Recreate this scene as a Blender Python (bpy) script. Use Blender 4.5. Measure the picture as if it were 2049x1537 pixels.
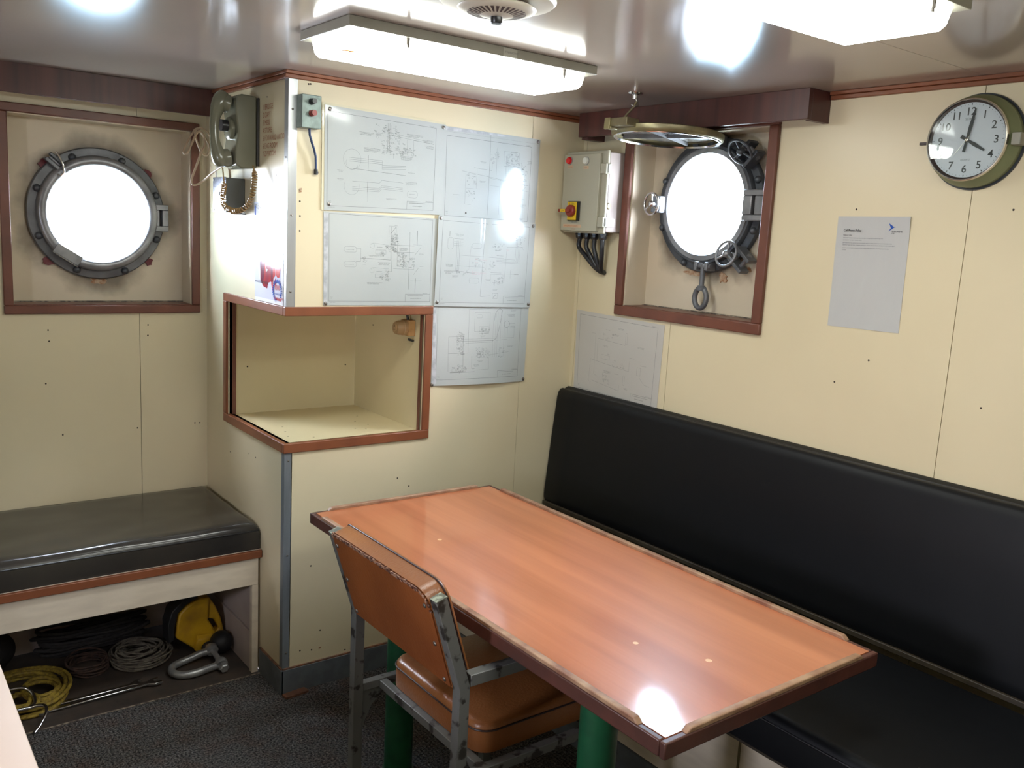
import bpy, math, random
from mathutils import Vector, Matrix
PI = math.pi
random.seed(7)
for o in list(bpy.data.objects): bpy.data.objects.remove(o)
SC = bpy.context.scene
COL = SC.collection

# ---------------------------------------------------------------- camera
cam_d = bpy.data.cameras.new('camera')
cam = bpy.data.objects.new('camera', cam_d); COL.objects.link(cam)
R_ = Vector((0.79774819, -0.6006489, 0.05309159)); U_ = Vector((0.05711627, 0.16292178, 0.98498438)); F_ = Vector((0.60027956, 0.78273711, -0.16427738))
m3 = Matrix((R_, U_, -F_)).transposed()
cam.matrix_world = Matrix.Translation((-1.0885, -2.5569, 1.5092)) @ m3.to_4x4()
cam_d.sensor_width = 36; cam_d.lens = 1786.5 / 2049 * 36; cam_d.clip_start = 0.02
SC.camera = cam

# ---------------------------------------------------------------- colour management
SC.view_settings.view_transform = 'Standard'; SC.view_settings.look = 'None'
SC.view_settings.exposure = 0.72; SC.view_settings.gamma = 1.0
SC.view_settings.use_curve_mapping = False

# ---------------------------------------------------------------- sky seen through the portholes
LAMP = 11.0
world = bpy.data.worlds.new('sky'); SC.world = world; world.use_nodes = True
wt = world.node_tree; wt.nodes.clear()
wo = wt.nodes.new('ShaderNodeOutputWorld'); bg = wt.nodes.new('ShaderNodeBackground')
tc = wt.nodes.new('ShaderNodeTexCoord'); nz = wt.nodes.new('ShaderNodeTexNoise'); cr = wt.nodes.new('ShaderNodeValToRGB')
nz.inputs['Scale'].default_value = 2.6; nz.inputs['Detail'].default_value = 6
cr.color_ramp.elements[0].position = 0.42; cr.color_ramp.elements[0].color = (0.52, 0.74, 1.0, 1)
cr.color_ramp.elements[1].position = 0.56; cr.color_ramp.elements[1].color = (1.85, 1.88, 2.2, 1)
wt.links.new(tc.outputs['Generated'], nz.inputs['Vector']); wt.links.new(nz.outputs['Fac'], cr.inputs['Fac'])
sx = wt.nodes.new('ShaderNodeSeparateXYZ'); hz = wt.nodes.new('ShaderNodeMapRange'); mxw = wt.nodes.new('ShaderNodeMix'); mxw.data_type = 'RGBA'
wt.links.new(tc.outputs['Generated'], sx.inputs[0]); wt.links.new(sx.outputs['Z'], hz.inputs['Value'])
hz.inputs['From Min'].default_value = -0.55; hz.inputs['From Max'].default_value = -0.25
mxw.inputs[6].default_value = (0.30, 0.34, 0.36, 1)      # pale deck and water below the horizon
wt.links.new(hz.outputs[0], mxw.inputs[0]); wt.links.new(cr.outputs['Color'], mxw.inputs[7])
wt.links.new(mxw.outputs[2], bg.inputs['Color']); bg.inputs['Strength'].default_value = 32.0
wt.links.new(bg.outputs[0], wo.inputs[0])

# ---------------------------------------------------------------- sizes (metres), room corner of the column = origin
W = 1.1474; D1 = 0.7218; H = 1.9451
XL = -2.05; YB = -3.7           # unseen side wall and wall behind the camera

def portal(loc, rot, s):
    # sampling portal in a wall opening: gives off no light of its own
    l = bpy.data.lights.new('porthole_portal', 'AREA'); l.size = s; l.shape = 'SQUARE'; l.cycles.is_portal = True
    o = bpy.data.objects.new('porthole_portal', l); COL.objects.link(o); o.location = loc; o.rotation_euler = rot
portal((-0.345, D1 + 0.24, 1.505), (-PI/2, 0, 0), 0.36)
portal((W + 0.24, -0.54, 1.6415), (0, PI/2, 0), 0.36)
portal((-2.05 - 0.10, -1.475, 1.21), (0, -PI/2, 0), 0.40)

# ================================================================ materials
def mat(name, col, rough=0.5, metal=0.0, col2=None, nscale=30, stretch=(1, 1, 1), ramp=(0.4, 0.6), bump=0.0, bscale=60, bdet=2,
        bstretch=(1, 1, 1), emit=None, coat=0.0, spec=0.5, rough2=None, alpha=None):
    m = bpy.data.materials.new(name); m.use_nodes = True
    nt = m.node_tree; b = nt.nodes['Principled BSDF']; L = nt.links.new
    b.inputs['Base Color'].default_value = (*col, 1); b.inputs['Roughness'].default_value = rough
    b.inputs['Metallic'].default_value = metal; b.inputs['Specular IOR Level'].default_value = spec
    b.inputs['Coat Weight'].default_value = coat; b.inputs['Coat Roughness'].default_value = 0.08
    t = nt.nodes.new('ShaderNodeTexCoord')
    if col2 is not None:
        mp = nt.nodes.new('ShaderNodeMapping'); mp.inputs['Scale'].default_value = stretch
        n = nt.nodes.new('ShaderNodeTexNoise'); n.inputs['Scale'].default_value = nscale; n.inputs['Detail'].default_value = 5
        r = nt.nodes.new('ShaderNodeValToRGB')
        r.color_ramp.elements[0].position = ramp[0]; r.color_ramp.elements[1].position = ramp[1]
        r.color_ramp.elements[0].color = (*col, 1); r.color_ramp.elements[1].color = (*col2, 1)
        L(t.outputs['Object'], mp.inputs[0]); L(mp.outputs[0], n.inputs['Vector']); L(n.outputs['Fac'], r.inputs['Fac'])
        L(r.outputs['Color'], b.inputs['Base Color'])
        if rough2 is not None:
            mr = nt.nodes.new('ShaderNodeMapRange'); mr.inputs['From Min'].default_value = ramp[0]; mr.inputs['From Max'].default_value = ramp[1]
            mr.inputs['To Min'].default_value = rough; mr.inputs['To Max'].default_value = rough2
            L(n.outputs['Fac'], mr.inputs['Value']); L(mr.outputs[0], b.inputs['Roughness'])
    if bump:
        mp2 = nt.nodes.new('ShaderNodeMapping'); mp2.inputs['Scale'].default_value = bstretch
        n2 = nt.nodes.new('ShaderNodeTexNoise'); n2.inputs['Scale'].default_value = bscale; n2.inputs['Detail'].default_value = bdet
        bp = nt.nodes.new('ShaderNodeBump'); bp.inputs['Strength'].default_value = 1.0; bp.inputs['Distance'].default_value = bump
        L(t.outputs['Object'], mp2.inputs[0]); L(mp2.outputs[0], n2.inputs['Vector']); L(n2.outputs['Fac'], bp.inputs['Height'])
        L(bp.outputs[0], b.inputs['Normal'])
    if emit:
        b.inputs['Emission Color'].default_value = (*emit[0], 1); b.inputs['Emission Strength'].default_value = emit[1]
    return m

def glass_mat():
    m = bpy.data.materials.new('porthole_glass'); m.use_nodes = True; nt = m.node_tree; nt.nodes.clear()
    o = nt.nodes.new('ShaderNodeOutputMaterial'); mx = nt.nodes.new('ShaderNodeMixShader'); fr = nt.nodes.new('ShaderNodeMath'); lw = nt.nodes.new('ShaderNodeLayerWeight'); pw = nt.nodes.new('ShaderNodeMath')
    tr = nt.nodes.new('ShaderNodeBsdfTransparent'); gl = nt.nodes.new('ShaderNodeBsdfGlossy')
    lw.inputs['Blend'].default_value = 0.5; pw.operation = 'POWER'; pw.inputs[1].default_value = 5.0; fr.operation = 'MULTIPLY_ADD'; fr.inputs[1].default_value = 0.96; fr.inputs[2].default_value = 0.04
    nt.links.new(lw.outputs['Facing'], pw.inputs[0]); nt.links.new(pw.outputs[0], fr.inputs[0])
    gl.inputs['Roughness'].default_value = 0.02; tr.inputs[0].default_value = (0.95, 0.98, 0.97, 1)
    nt.links.new(fr.outputs[0], mx.inputs[0]); nt.links.new(tr.outputs[0], mx.inputs[1]); nt.links.new(gl.outputs[0], mx.inputs[2]); nt.links.new(mx.outputs[0], o.inputs[0])
    return m

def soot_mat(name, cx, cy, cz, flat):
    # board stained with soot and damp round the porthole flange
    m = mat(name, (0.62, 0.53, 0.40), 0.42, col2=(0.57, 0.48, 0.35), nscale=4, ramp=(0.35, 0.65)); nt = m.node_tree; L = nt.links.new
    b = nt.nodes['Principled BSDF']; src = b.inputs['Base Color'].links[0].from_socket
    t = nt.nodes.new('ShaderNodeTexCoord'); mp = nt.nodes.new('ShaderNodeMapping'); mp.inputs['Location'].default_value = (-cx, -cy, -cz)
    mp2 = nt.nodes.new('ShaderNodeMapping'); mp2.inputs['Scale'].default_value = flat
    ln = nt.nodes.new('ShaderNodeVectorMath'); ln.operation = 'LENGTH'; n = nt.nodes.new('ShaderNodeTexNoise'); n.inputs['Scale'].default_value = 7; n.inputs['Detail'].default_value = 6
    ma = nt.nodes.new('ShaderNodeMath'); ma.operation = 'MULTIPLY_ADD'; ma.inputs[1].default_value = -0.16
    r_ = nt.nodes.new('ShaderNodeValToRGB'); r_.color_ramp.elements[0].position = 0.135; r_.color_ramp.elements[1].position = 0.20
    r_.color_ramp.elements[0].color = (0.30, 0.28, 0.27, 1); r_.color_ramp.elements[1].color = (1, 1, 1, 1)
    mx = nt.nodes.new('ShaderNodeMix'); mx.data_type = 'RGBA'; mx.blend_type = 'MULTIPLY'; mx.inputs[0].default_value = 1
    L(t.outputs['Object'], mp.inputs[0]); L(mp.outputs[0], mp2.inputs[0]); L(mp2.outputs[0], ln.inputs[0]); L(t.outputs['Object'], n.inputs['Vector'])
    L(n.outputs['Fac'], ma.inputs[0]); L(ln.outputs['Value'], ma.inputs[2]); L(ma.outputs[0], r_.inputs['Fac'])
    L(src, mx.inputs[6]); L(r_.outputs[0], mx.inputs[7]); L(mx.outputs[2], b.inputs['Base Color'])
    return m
def wood_mat(name, c1, c2, rough, axis, scale=18, coat=0.0, c3=None):
    # long grain running along axis
    st = {'x': (0.06, 1, 1), 'y': (1, 0.06, 1), 'z': (1, 1, 0.06)}[axis]
    return mat(name, c1, rough, col2=c2, nscale=scale, stretch=st, ramp=(0.3, 0.7), bump=0.0004, bscale=60, bstretch=st, coat=coat)

M = {}
M['wall'] = mat('cream_laminate', (0.69, 0.60, 0.405), 0.33, col2=(0.65, 0.56, 0.375), nscale=2.2, ramp=(0.3, 0.7), bump=0.0011, bscale=7, bdet=1, bstretch=(1, 1, 0.35))
M['groove'] = mat('dark_joint', (0.16, 0.13, 0.07), 0.7)
M['niche'] = mat('cream_niche_board', (0.68, 0.58, 0.35), 0.38, col2=(0.63, 0.53, 0.31), nscale=3, ramp=(0.3, 0.7))
M['recess'] = mat('recess_board', (0.62, 0.53, 0.40), 0.42, col2=(0.57, 0.48, 0.35), nscale=4, ramp=(0.35, 0.65))
M['ceiling'] = mat('ceiling_gloss_panel', (0.42, 0.36, 0.32), 0.13, col2=(0.39, 0.33, 0.295), nscale=1.6, ramp=(0.3, 0.7), bump=0.0004, bscale=4, bdet=1)
M['under'] = mat('painted_board', (0.72, 0.63, 0.50), 0.55, col2=(0.60, 0.52, 0.41), nscale=9, ramp=(0.35, 0.75), stretch=(1, 1, 4), bump=0.0004, bscale=90)
M['innerboard'] = mat('inner_board', (0.50, 0.42, 0.38), 0.6, col2=(0.44, 0.36, 0.33), nscale=6)
M['trimwood'] = mat('varnished_trim', (0.25, 0.082, 0.034), 0.38, col2=(0.17, 0.055, 0.025), nscale=14, stretch=(0.5, 0.5, 0.5), ramp=(0.3, 0.75), bump=0.0004, bscale=50)
M['framewood'] = mat('window_frame_wood', (0.17, 0.058, 0.034), 0.4, col2=(0.11, 0.038, 0.025), nscale=12, ramp=(0.3, 0.75), bump=0.0004, bscale=50)
M['mahog'] = mat('pelmet_mahogany', (0.10, 0.028, 0.022), 0.38, col2=(0.045, 0.014, 0.014), nscale=22, stretch=(1, 1, 0.05), ramp=(0.3, 0.7))
M['alu'] = mat('aluminium_angle', (0.52, 0.53, 0.53), 0.35, 0.75, col2=(0.44, 0.45, 0.46), nscale=30, stretch=(1, 1, 0.1))
M['alulow'] = mat('painted_grey_angle', (0.20, 0.22, 0.24), 0.5, 0.2, col2=(0.15, 0.165, 0.18), nscale=20, stretch=(1, 1, 0.2))
M['base'] = mat('grey_baseboard', (0.125, 0.14, 0.155), 0.55, col2=(0.10, 0.11, 0.125), nscale=20, bump=0.0004, bscale=40)
M['basetop'] = mat('worn_brown_edge', (0.25, 0.11, 0.06), 0.6, col2=(0.12, 0.07, 0.05), nscale=60)
M['lino'] = mat('brown_lino', (0.045, 0.036, 0.032), 0.6, col2=(0.07, 0.05, 0.04), nscale=12, bump=0.0005, bscale=50)
M['edge'] = mat('pale_edge', (0.32, 0.26, 0.20), 0.7, col2=(0.08, 0.06, 0.05), nscale=70)
M['black'] = mat('black_vinyl', (0.0035, 0.004, 0.0055), 0.48, spec=0.25, bump=0.0016, bscale=7, bdet=2)
M['blackgloss'] = mat('glossy_dark_vinyl', (0.022, 0.020, 0.020), 0.19, col2=(0.042, 0.037, 0.030), nscale=4, ramp=(0.3, 0.7), bump=0.006, bscale=5.5, bdet=1)
M['blackseam'] = mat('black_piping', (0.008, 0.008, 0.010), 0.35)
M['brownstrip'] = mat('dull_brown_batten', (0.045, 0.035, 0.022), 0.5, col2=(0.03, 0.022, 0.015), nscale=20)
M['tabletop'] = wood_mat('cherry_laminate', (0.54, 0.19, 0.085), (0.38, 0.115, 0.045), 0.36, 'y', 17, coat=0.6)
M['tableedge'] = mat('table_edge_wood', (0.105, 0.036, 0.026), 0.38, col2=(0.06, 0.024, 0.019), nscale=14, stretch=(1, 1, 1), ramp=(0.3, 0.7), bump=0.0006, bscale=40)
M['fiddle'] = mat('worn_fiddle_wood', (0.40, 0.25, 0.15), 0.5, col2=(0.20, 0.085, 0.05), nscale=24, stretch=(1, 1, 1), ramp=(0.30, 0.70), bump=0.001, bscale=80)
M['green'] = mat('green_enamel', (0.009, 0.09, 0.036), 0.38, col2=(0.007, 0.07, 0.03), nscale=20, bump=0.0004, bscale=60)
M['chairmetal'] = mat('chipped_grey_green_metal', (0.15, 0.15, 0.142), 0.45, 0.25, col2=(0.035, 0.03, 0.027), nscale=26, ramp=(0.56, 0.62), rough2=0.5)
M['vinyl'] = mat('tan_vinyl', (0.30, 0.115, 0.035), 0.33, col2=(0.22, 0.075, 0.022), nscale=5, ramp=(0.3, 0.7), bump=0.0008, bscale=160)
M['vinylback'] = mat('tan_vinyl_back', (0.27, 0.080, 0.020), 0.45, spec=0.35, col2=(0.19, 0.052, 0.013), nscale=6, ramp=(0.3, 0.7), bump=0.0006, bscale=120)
M['worn'] = mat('frayed_edge', (0.36, 0.20, 0.13), 0.8, col2=(0.10, 0.035, 0.02), nscale=120, ramp=(0.45, 0.55), bump=0.003, bscale=150)
M['steel'] = mat('polished_steel', (0.62, 0.62, 0.64), 0.16, 1.0)
M['screw'] = mat('screw_head', (0.22, 0.20, 0.18), 0.35, 0.8)
M['hole'] = mat('dark_hole', (0.035, 0.022, 0.015), 0.8)
M['castgrey'] = mat('grey_painted_casting', (0.15, 0.155, 0.165), 0.38, 0.2, col2=(0.09, 0.092, 0.10), nscale=16, ramp=(0.35, 0.7), bump=0.0012, bscale=40)
M['castdark'] = mat('dark_painted_casting', (0.075, 0.08, 0.09), 0.4, 0.25, col2=(0.035, 0.04, 0.05), nscale=12, ramp=(0.35, 0.7), bump=0.0012, bscale=40)
M['rimgrey'] = mat('rim_metal', (0.26, 0.26, 0.27), 0.35, 0.45, col2=(0.17, 0.17, 0.18), nscale=14)
M['sealant'] = mat('red_sealant', (0.12, 0.012, 0.018), 0.5, bump=0.003, bscale=50)
M['stain'] = mat('rust_flake', (0.28, 0.13, 0.06), 0.8, col2=(0.45, 0.33, 0.22), nscale=60)
M['chrome'] = mat('chrome', (0.75, 0.74, 0.76), 0.12, 1.0)
M['glass'] = glass_mat()
M['hullpaint'] = mat('hull_white', (0.7, 0.7, 0.72), 0.4)
M['paper'] = mat('laminated_paper', (0.46, 0.48, 0.46), 0.10, col2=(0.435, 0.455, 0.44), nscale=3, bump=0.0009, bscale=9, bdet=1)
M['paperF'] = mat('plain_paper', (0.53, 0.51, 0.475), 0.45, col2=(0.50, 0.48, 0.445), nscale=3)
M['smudge'] = mat('grey_smudge', (0.36, 0.37, 0.38), 0.3, col2=(0.5, 0.51, 0.52), nscale=40)
M['lam'] = mat('clear_laminate_edge', (0.66, 0.60, 0.42), 0.10)
M['ink'] = mat('faint_grey_ink', (0.17, 0.175, 0.175), 0.12)
M['inkdark'] = mat('dark_ink', (0.13, 0.13, 0.14), 0.14)
M['inkred'] = mat('faint_red_ink', (0.55, 0.25, 0.28), 0.14)
M['sheet'] = mat('glossy_laminated_sheet', (0.50, 0.50, 0.49), 0.07, bump=0.0045, bscale=16, bdet=2, bstretch=(1, 1.6, 0.6))
M['blackink'] = mat('black_ink', (0.05, 0.05, 0.055), 0.2)
M['greyink'] = mat('grey_print', (0.22, 0.22, 0.23), 0.2)
M['blueink'] = mat('blue_print', (0.04, 0.10, 0.38), 0.15)
M['navy'] = mat('navy_print', (0.05, 0.11, 0.42), 0.12)
M['redink'] = mat('red_print', (0.50, 0.045, 0.04), 0.15, col2=(0.28, 0.03, 0.05), nscale=18, stretch=(1, 1, 0.3))
M['darkred'] = mat('dark_red_print', (0.17, 0.03, 0.06), 0.15)
M['pinkred'] = mat('pink_red_print', (0.60, 0.14, 0.16), 0.15)
M['letterred'] = mat('red_lettering', (0.42, 0.13, 0.06), 0.4)
M['poster'] = mat('poster_paper', (0.66, 0.67, 0.76), 0.10, bump=0.0008, bscale=14, bdet=1)
M['posterwhite'] = mat('poster_border', (0.85, 0.85, 0.88), 0.10)
M['phone'] = mat('grey_green_phone_plastic', (0.165, 0.160, 0.112), 0.16, col2=(0.15, 0.147, 0.102), nscale=5)
M['phonedark'] = mat('dark_phone_plate', (0.03, 0.026, 0.022), 0.5)
M['phonecord'] = mat('tan_coiled_cord', (0.25, 0.15, 0.055), 0.25)
M['cordbeige'] = mat('beige_cord', (0.42, 0.30, 0.20), 0.3)
M['boxgrey'] = mat('brushed_plate', (0.36, 0.38, 0.44), 0.14, 0.9)
M['boxside'] = mat('dark_grey_box', (0.10, 0.105, 0.10), 0.5, 0.2)
M['btngrey'] = mat('hammered_grey_green', (0.17, 0.215, 0.195), 0.35, 0.35, col2=(0.13, 0.165, 0.15), nscale=50, bump=0.0006, bscale=120)
M['btnblack'] = mat('black_plastic', (0.015, 0.015, 0.016), 0.3)
M['btnred'] = mat('dull_red_plastic', (0.25, 0.03, 0.02), 0.35)
M['bluecable'] = mat('dark_blue_cable', (0.012, 0.03, 0.09), 0.35)
M['eboxf'] = mat('cream_enclosure', (0.42, 0.395, 0.30), 0.3)
M['eboxs'] = mat('pale_enclosure_side', (0.33, 0.275, 0.245), 0.5)
M['redlamp'] = mat('red_lens', (0.62, 0.01, 0.015), 0.2)
M['whitelamp'] = mat('white_lens', (0.70, 0.70, 0.62), 0.2)
M['yellow'] = mat('yellow_plate', (0.72, 0.47, 0.01), 0.35)
M['whitepl'] = mat('white_plastic', (0.78, 0.76, 0.80), 0.3)
M['labelpeach'] = mat('peach_label', (0.62, 0.42, 0.27), 0.5)
M['blackcable'] = mat('black_rubber_cable', (0.012, 0.012, 0.015), 0.35)
M['clockgreen'] = mat('olive_green_enamel', (0.20, 0.22, 0.11), 0.35, col2=(0.17, 0.19, 0.095), nscale=8)
M['clockblack'] = mat('black_gasket', (0.012, 0.016, 0.02), 0.4)
M['clockface'] = mat('clock_face', (0.62, 0.62, 0.67), 0.35, col2=(0.60, 0.60, 0.655), nscale=6)
M['clockrim'] = mat('clock_rim_metal', (0.62, 0.58, 0.50), 0.22, 0.9)
M['brownring'] = mat('brown_black_ring', (0.035, 0.018, 0.018), 0.4)
M['diffuser'] = mat('lamp_diffuser', (0.9, 0.9, 0.9), 0.3, emit=((0.96, 1.0, 0.93), LAMP))
M['lamphousing'] = mat('lamp_housing', (0.30, 0.29, 0.235), 0.4, col2=(0.27, 0.26, 0.21), nscale=10)
M['orange'] = mat('orange_sticker', (0.85, 0.30, 0.03), 0.5)
M['tape'] = mat('old_tape', (0.42, 0.41, 0.34), 0.4)
M['vent'] = mat('cream_vent_plastic', (0.60, 0.555, 0.46), 0.4)
M['slot'] = mat('vent_slot_shadow', (0.06, 0.03, 0.025), 0.7)
M['socket'] = mat('tan_socket_plastic', (0.42, 0.27, 0.13), 0.45)
M['socketwood'] = mat('socket_wood_block', (0.50, 0.29, 0.11), 0.5, col2=(0.36, 0.18, 0.07), nscale=20)
M['hangglass'] = mat('hung_pane_frame', (0.36, 0.34, 0.30), 0.3, 0.5)
M['brass'] = mat('worn_olive_brass', (0.27, 0.235, 0.12), 0.38, 0.5, col2=(0.18, 0.15, 0.09), nscale=18)
M['canyellow'] = mat('dirty_yellow_plastic', (0.60, 0.34, 0.012), 0.45, col2=(0.30, 0.15, 0.02), nscale=14, ramp=(0.42, 0.75))
M['ropeyellow'] = mat('yellow_rope', (0.36, 0.25, 0.03), 0.7, col2=(0.20, 0.13, 0.02), nscale=90, bump=0.002, bscale=160)
M['ropegrey'] = mat('grey_rope', (0.20, 0.175, 0.14), 0.75, col2=(0.11, 0.09, 0.075), nscale=60, bump=0.0015, bscale=160)
M['ropebrown'] = mat('brown_rope', (0.09, 0.05, 0.038), 0.8, col2=(0.05, 0.03, 0.025), nscale=60, bump=0.0015, bscale=160)
M['ropeblack'] = mat('black_rope', (0.018, 0.016, 0.018), 0.7, col2=(0.03, 0.025, 0.025), nscale=60)
M['galv'] = mat('galvanised_steel', (0.42, 0.42, 0.42), 0.4, 0.6, col2=(0.30, 0.30, 0.31), nscale=26, bump=0.001, bscale=60)
M['rubber'] = mat('black_rubber', (0.014, 0.014, 0.016), 0.5)
M['bagblack'] = mat('black_fabric', (0.018, 0.016, 0.018), 0.75, bump=0.004, bscale=20)
M['counter'] = mat('pinkish_cream_counter', (0.66, 0.51, 0.40), 0.4, col2=(0.62, 0.48, 0.37), nscale=3)
M['offcut'] = mat('brown_offcut', (0.18, 0.07, 0.035), 0.7, col2=(0.10, 0.04, 0.02), nscale=40)

def carpet_mat():
    m = bpy.data.materials.new('ribbed_carpet'); m.use_nodes = True; nt = m.node_tree; b = nt.nodes['Principled BSDF']; L = nt.links.new
    b.inputs['Roughness'].default_value = 0.95; b.inputs['Specular IOR Level'].default_value = 0.15
    t = nt.nodes.new('ShaderNodeTexCoord')
    w = nt.nodes.new('ShaderNodeTexWave'); w.wave_type = 'BANDS'; w.bands_direction = 'X'
    w.inputs['Scale'].default_value = 26; w.inputs['Distortion'].default_value = 5.0; w.inputs['Detail'].default_value = 3; w.inputs['Detail Scale'].default_value = 6
    n = nt.nodes.new('ShaderNodeTexNoise'); n.inputs['Scale'].default_value = 170; n.inputs['Detail'].default_value = 3
    n3 = nt.nodes.new('ShaderNodeTexNoise'); n3.inputs['Scale'].default_value = 14; n3.inputs['Detail'].default_value = 4
    r = nt.nodes.new('ShaderNodeValToRGB'); r.color_ramp.elements[0].position = 0.38; r.color_ramp.elements[1].position = 0.68
    r.color_ramp.elements[0].color = (0.034, 0.034, 0.037, 1); r.color_ramp.elements[1].color = (0.21, 0.20, 0.195, 1)
    r3 = nt.nodes.new('ShaderNodeValToRGB'); r3.color_ramp.elements[0].position = 0.45; r3.color_ramp.elements[1].position = 0.8
    r3.color_ramp.elements[0].color = (1, 1, 1, 1); r3.color_ramp.elements[1].color = (0.95, 0.68, 0.58, 1)
    mx = nt.nodes.new('ShaderNodeMix'); mx.data_type = 'RGBA'; mx.blend_type = 'MULTIPLY'; mx.inputs[0].default_value = 1
    add = nt.nodes.new('ShaderNodeMath'); add.operation = 'ADD'; bp = nt.nodes.new('ShaderNodeBump'); bp.inputs['Distance'].default_value = 0.004
    for q in (w, n, n3): L(t.outputs['Object'], q.inputs['Vector'])
    L(n.outputs['Fac'], r.inputs['Fac']); L(n3.outputs['Fac'], r3.inputs['Fac'])
    L(r.outputs[0], mx.inputs[6]); L(r3.outputs[0], mx.inputs[7]); L(mx.outputs[2], b.inputs['Base Color'])
    L(w.outputs['Fac'], add.inputs[0]); L(n.outputs['Fac'], add.inputs[1]); L(add.outputs[0], bp.inputs['Height']); L(bp.outputs[0], b.inputs['Normal'])
    return m
M['carpet'] = carpet_mat()

# ================================================================ mesh helpers
def V(*a): return Vector(a[0]) if len(a) == 1 else Vector(a)
class MB:
    def __init__(s): s.v = []; s.f = []
    def add(s, vs, fs):
        n = len(s.v); s.v += [Vector(p) for p in vs]; s.f += [tuple(n + i for i in f) for f in fs]; return s
    def box(s, x0, x1, y0, y1, z0, z1):
        return s.add([(x, y, z) for x in (x0, x1) for y in (y0, y1) for z in (z0, z1)],
                     [(0, 1, 3, 2), (4, 6, 7, 5), (0, 4, 5, 1), (2, 3, 7, 6), (0, 2, 6, 4), (1, 5, 7, 3)])
    def obox(s, c, ax, ay, az):
        # box from a centre and three half-extent vectors
        c = V(c); ax, ay, az = V(ax), V(ay), V(az)
        return s.add([c + ax*i + ay*j + az*k for i in (-1, 1) for j in (-1, 1) for k in (-1, 1)],
                     [(0, 1, 3, 2), (4, 6, 7, 5), (0, 4, 5, 1), (2, 3, 7, 6), (0, 2, 6, 4), (1, 5, 7, 3)])
    def lathe(s, prof, o, axis, seg=48, cap0=True, cap1=True):
        # prof: (radius, distance along axis)
        o = V(o); a = V(axis).normalized(); t = V(0, 0, 1) if abs(a.z) < 0.9 else V(1, 0, 0)
        e1 = a.cross(t).normalized(); e2 = a.cross(e1); vs = []; fs = []
        for r, h in prof:
            for i in range(seg):
                q = 2*PI*i/seg; vs.append(o + a*h + e1*(r*math.cos(q)) + e2*(r*math.sin(q)))
        for k in range(len(prof) - 1):
            for i in range(seg):
                j = (i + 1) % seg; fs.append((k*seg + i, k*seg + j, (k+1)*seg + j, (k+1)*seg + i))
        if cap0: fs.append(tuple(range(seg)))
        if cap1: fs.append(tuple((len(prof)-1)*seg + i for i in range(seg))[::-1])
        return s.add(vs, fs)
    def cyl(s, p0, p1, r, r1=None, seg=20):
        d = V(p1) - V(p0); return s.lathe([(r, 0), (r if r1 is None else r1, d.length)], p0, d, seg)
    def ball(s, c, r, sz=(1, 1, 1), seg=20, rings=12):
        c = V(c); vs = []; fs = []
        for k in range(rings + 1):
            th = PI*k/rings
            for i in range(seg):
                q = 2*PI*i/seg; vs.append(c + V(r*sz[0]*math.sin(th)*math.cos(q), r*sz[1]*math.sin(th)*math.sin(q), r*sz[2]*math.cos(th)))
        for k in range(rings):
            for i in range(seg):
                j = (i + 1) % seg; fs.append((k*seg + i, (k+1)*seg + i, (k+1)*seg + j, k*seg + j))
        return s.add(vs, fs)
    def tube(s, path, r, seg=10, closed=False, sec=None):
        P = [V(p) for p in path]; n = len(P); vs = []; fs = []; up = None
        for i in range(n):
            a = P[(i-1) % n] if (closed or i > 0) else P[i]; b = P[(i+1) % n] if (closed or i < n-1) else P[i]
            t = (b - a).normalized()
            if up is None:
                up = V(0, 0, 1) if abs(t.z) < 0.9 else V(1, 0, 0)
            up = (up - t*up.dot(t)); up = up.normalized() if up.length > 1e-6 else t.orthogonal().normalized()
            sd = t.cross(up)
            rr = r[i] if isinstance(r, (list, tuple)) else r
            for k in range(seg):
                q = 2*PI*k/seg; vs.append(P[i] + up*(rr*math.cos(q)) + sd*(rr*math.sin(q)))
        m = n if closed else n - 1
        for i in range(m):
            for k in range(seg):
                a, b = i*seg + k, i*seg + (k+1) % seg; c, d = ((i+1) % n)*seg + (k+1) % seg, ((i+1) % n)*seg + k
                fs.append((a, b, c, d))
        if not closed: fs.append(tuple(range(seg))[::-1]); fs.append(tuple((n-1)*seg + k for k in range(seg)))
        return s.add(vs, fs)
    def prism(s, poly, vec):
        # poly: 3-D points of a planar outline, extruded by vec
        n = len(poly); vec = V(vec); vs = [V(p) for p in poly] + [V(p) + vec for p in poly]
        fs = [tuple(range(n))[::-1], tuple(range(n, 2*n))] + [(i, (i+1) % n, n + (i+1) % n, n + i) for i in range(n)]
        return s.add(vs, fs)
    def quad(s, a, b, c, d): return s.add([a, b, c, d], [(0, 1, 2, 3)])
    def build(s, name, m, parent=None, smooth=False, bevel=0, bseg=2, sub=0, kind=None, ang=40):
        me = bpy.data.meshes.new(name); o = V(0, 0, 0)
        if parent is not None: o = wloc(parent)
        me.from_pydata([tuple(p - o) for p in s.v], [], s.f); me.validate()
        import bmesh
        b = bmesh.new(); b.from_mesh(me); bmesh.ops.recalc_face_normals(b, faces=b.faces); b.to_mesh(me); b.free()
        me.materials.append(M[m] if isinstance(m, str) else m)
        ob = bpy.data.objects.new(name, me); COL.objects.link(ob)
        if parent is not None: ob.parent = parent
        if smooth:
            for p in me.polygons: p.use_smooth = True
            me.set_sharp_from_angle(angle=math.radians(ang))
        if bevel:
            bv = ob.modifiers.new('bevel', 'BEVEL'); bv.width = bevel; bv.segments = bseg; bv.limit_method = 'ANGLE'; bv.angle_limit = math.radians(35)
            for p in me.polygons: p.use_smooth = True
            bv.harden_normals = False
            me.set_sharp_from_angle(angle=math.radians(60))
        if sub:
            sm = ob.modifiers.new('subdivision', 'SUBSURF'); sm.levels = sub; sm.render_levels = sub
        if kind: ob['kind'] = kind
        return ob
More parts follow.
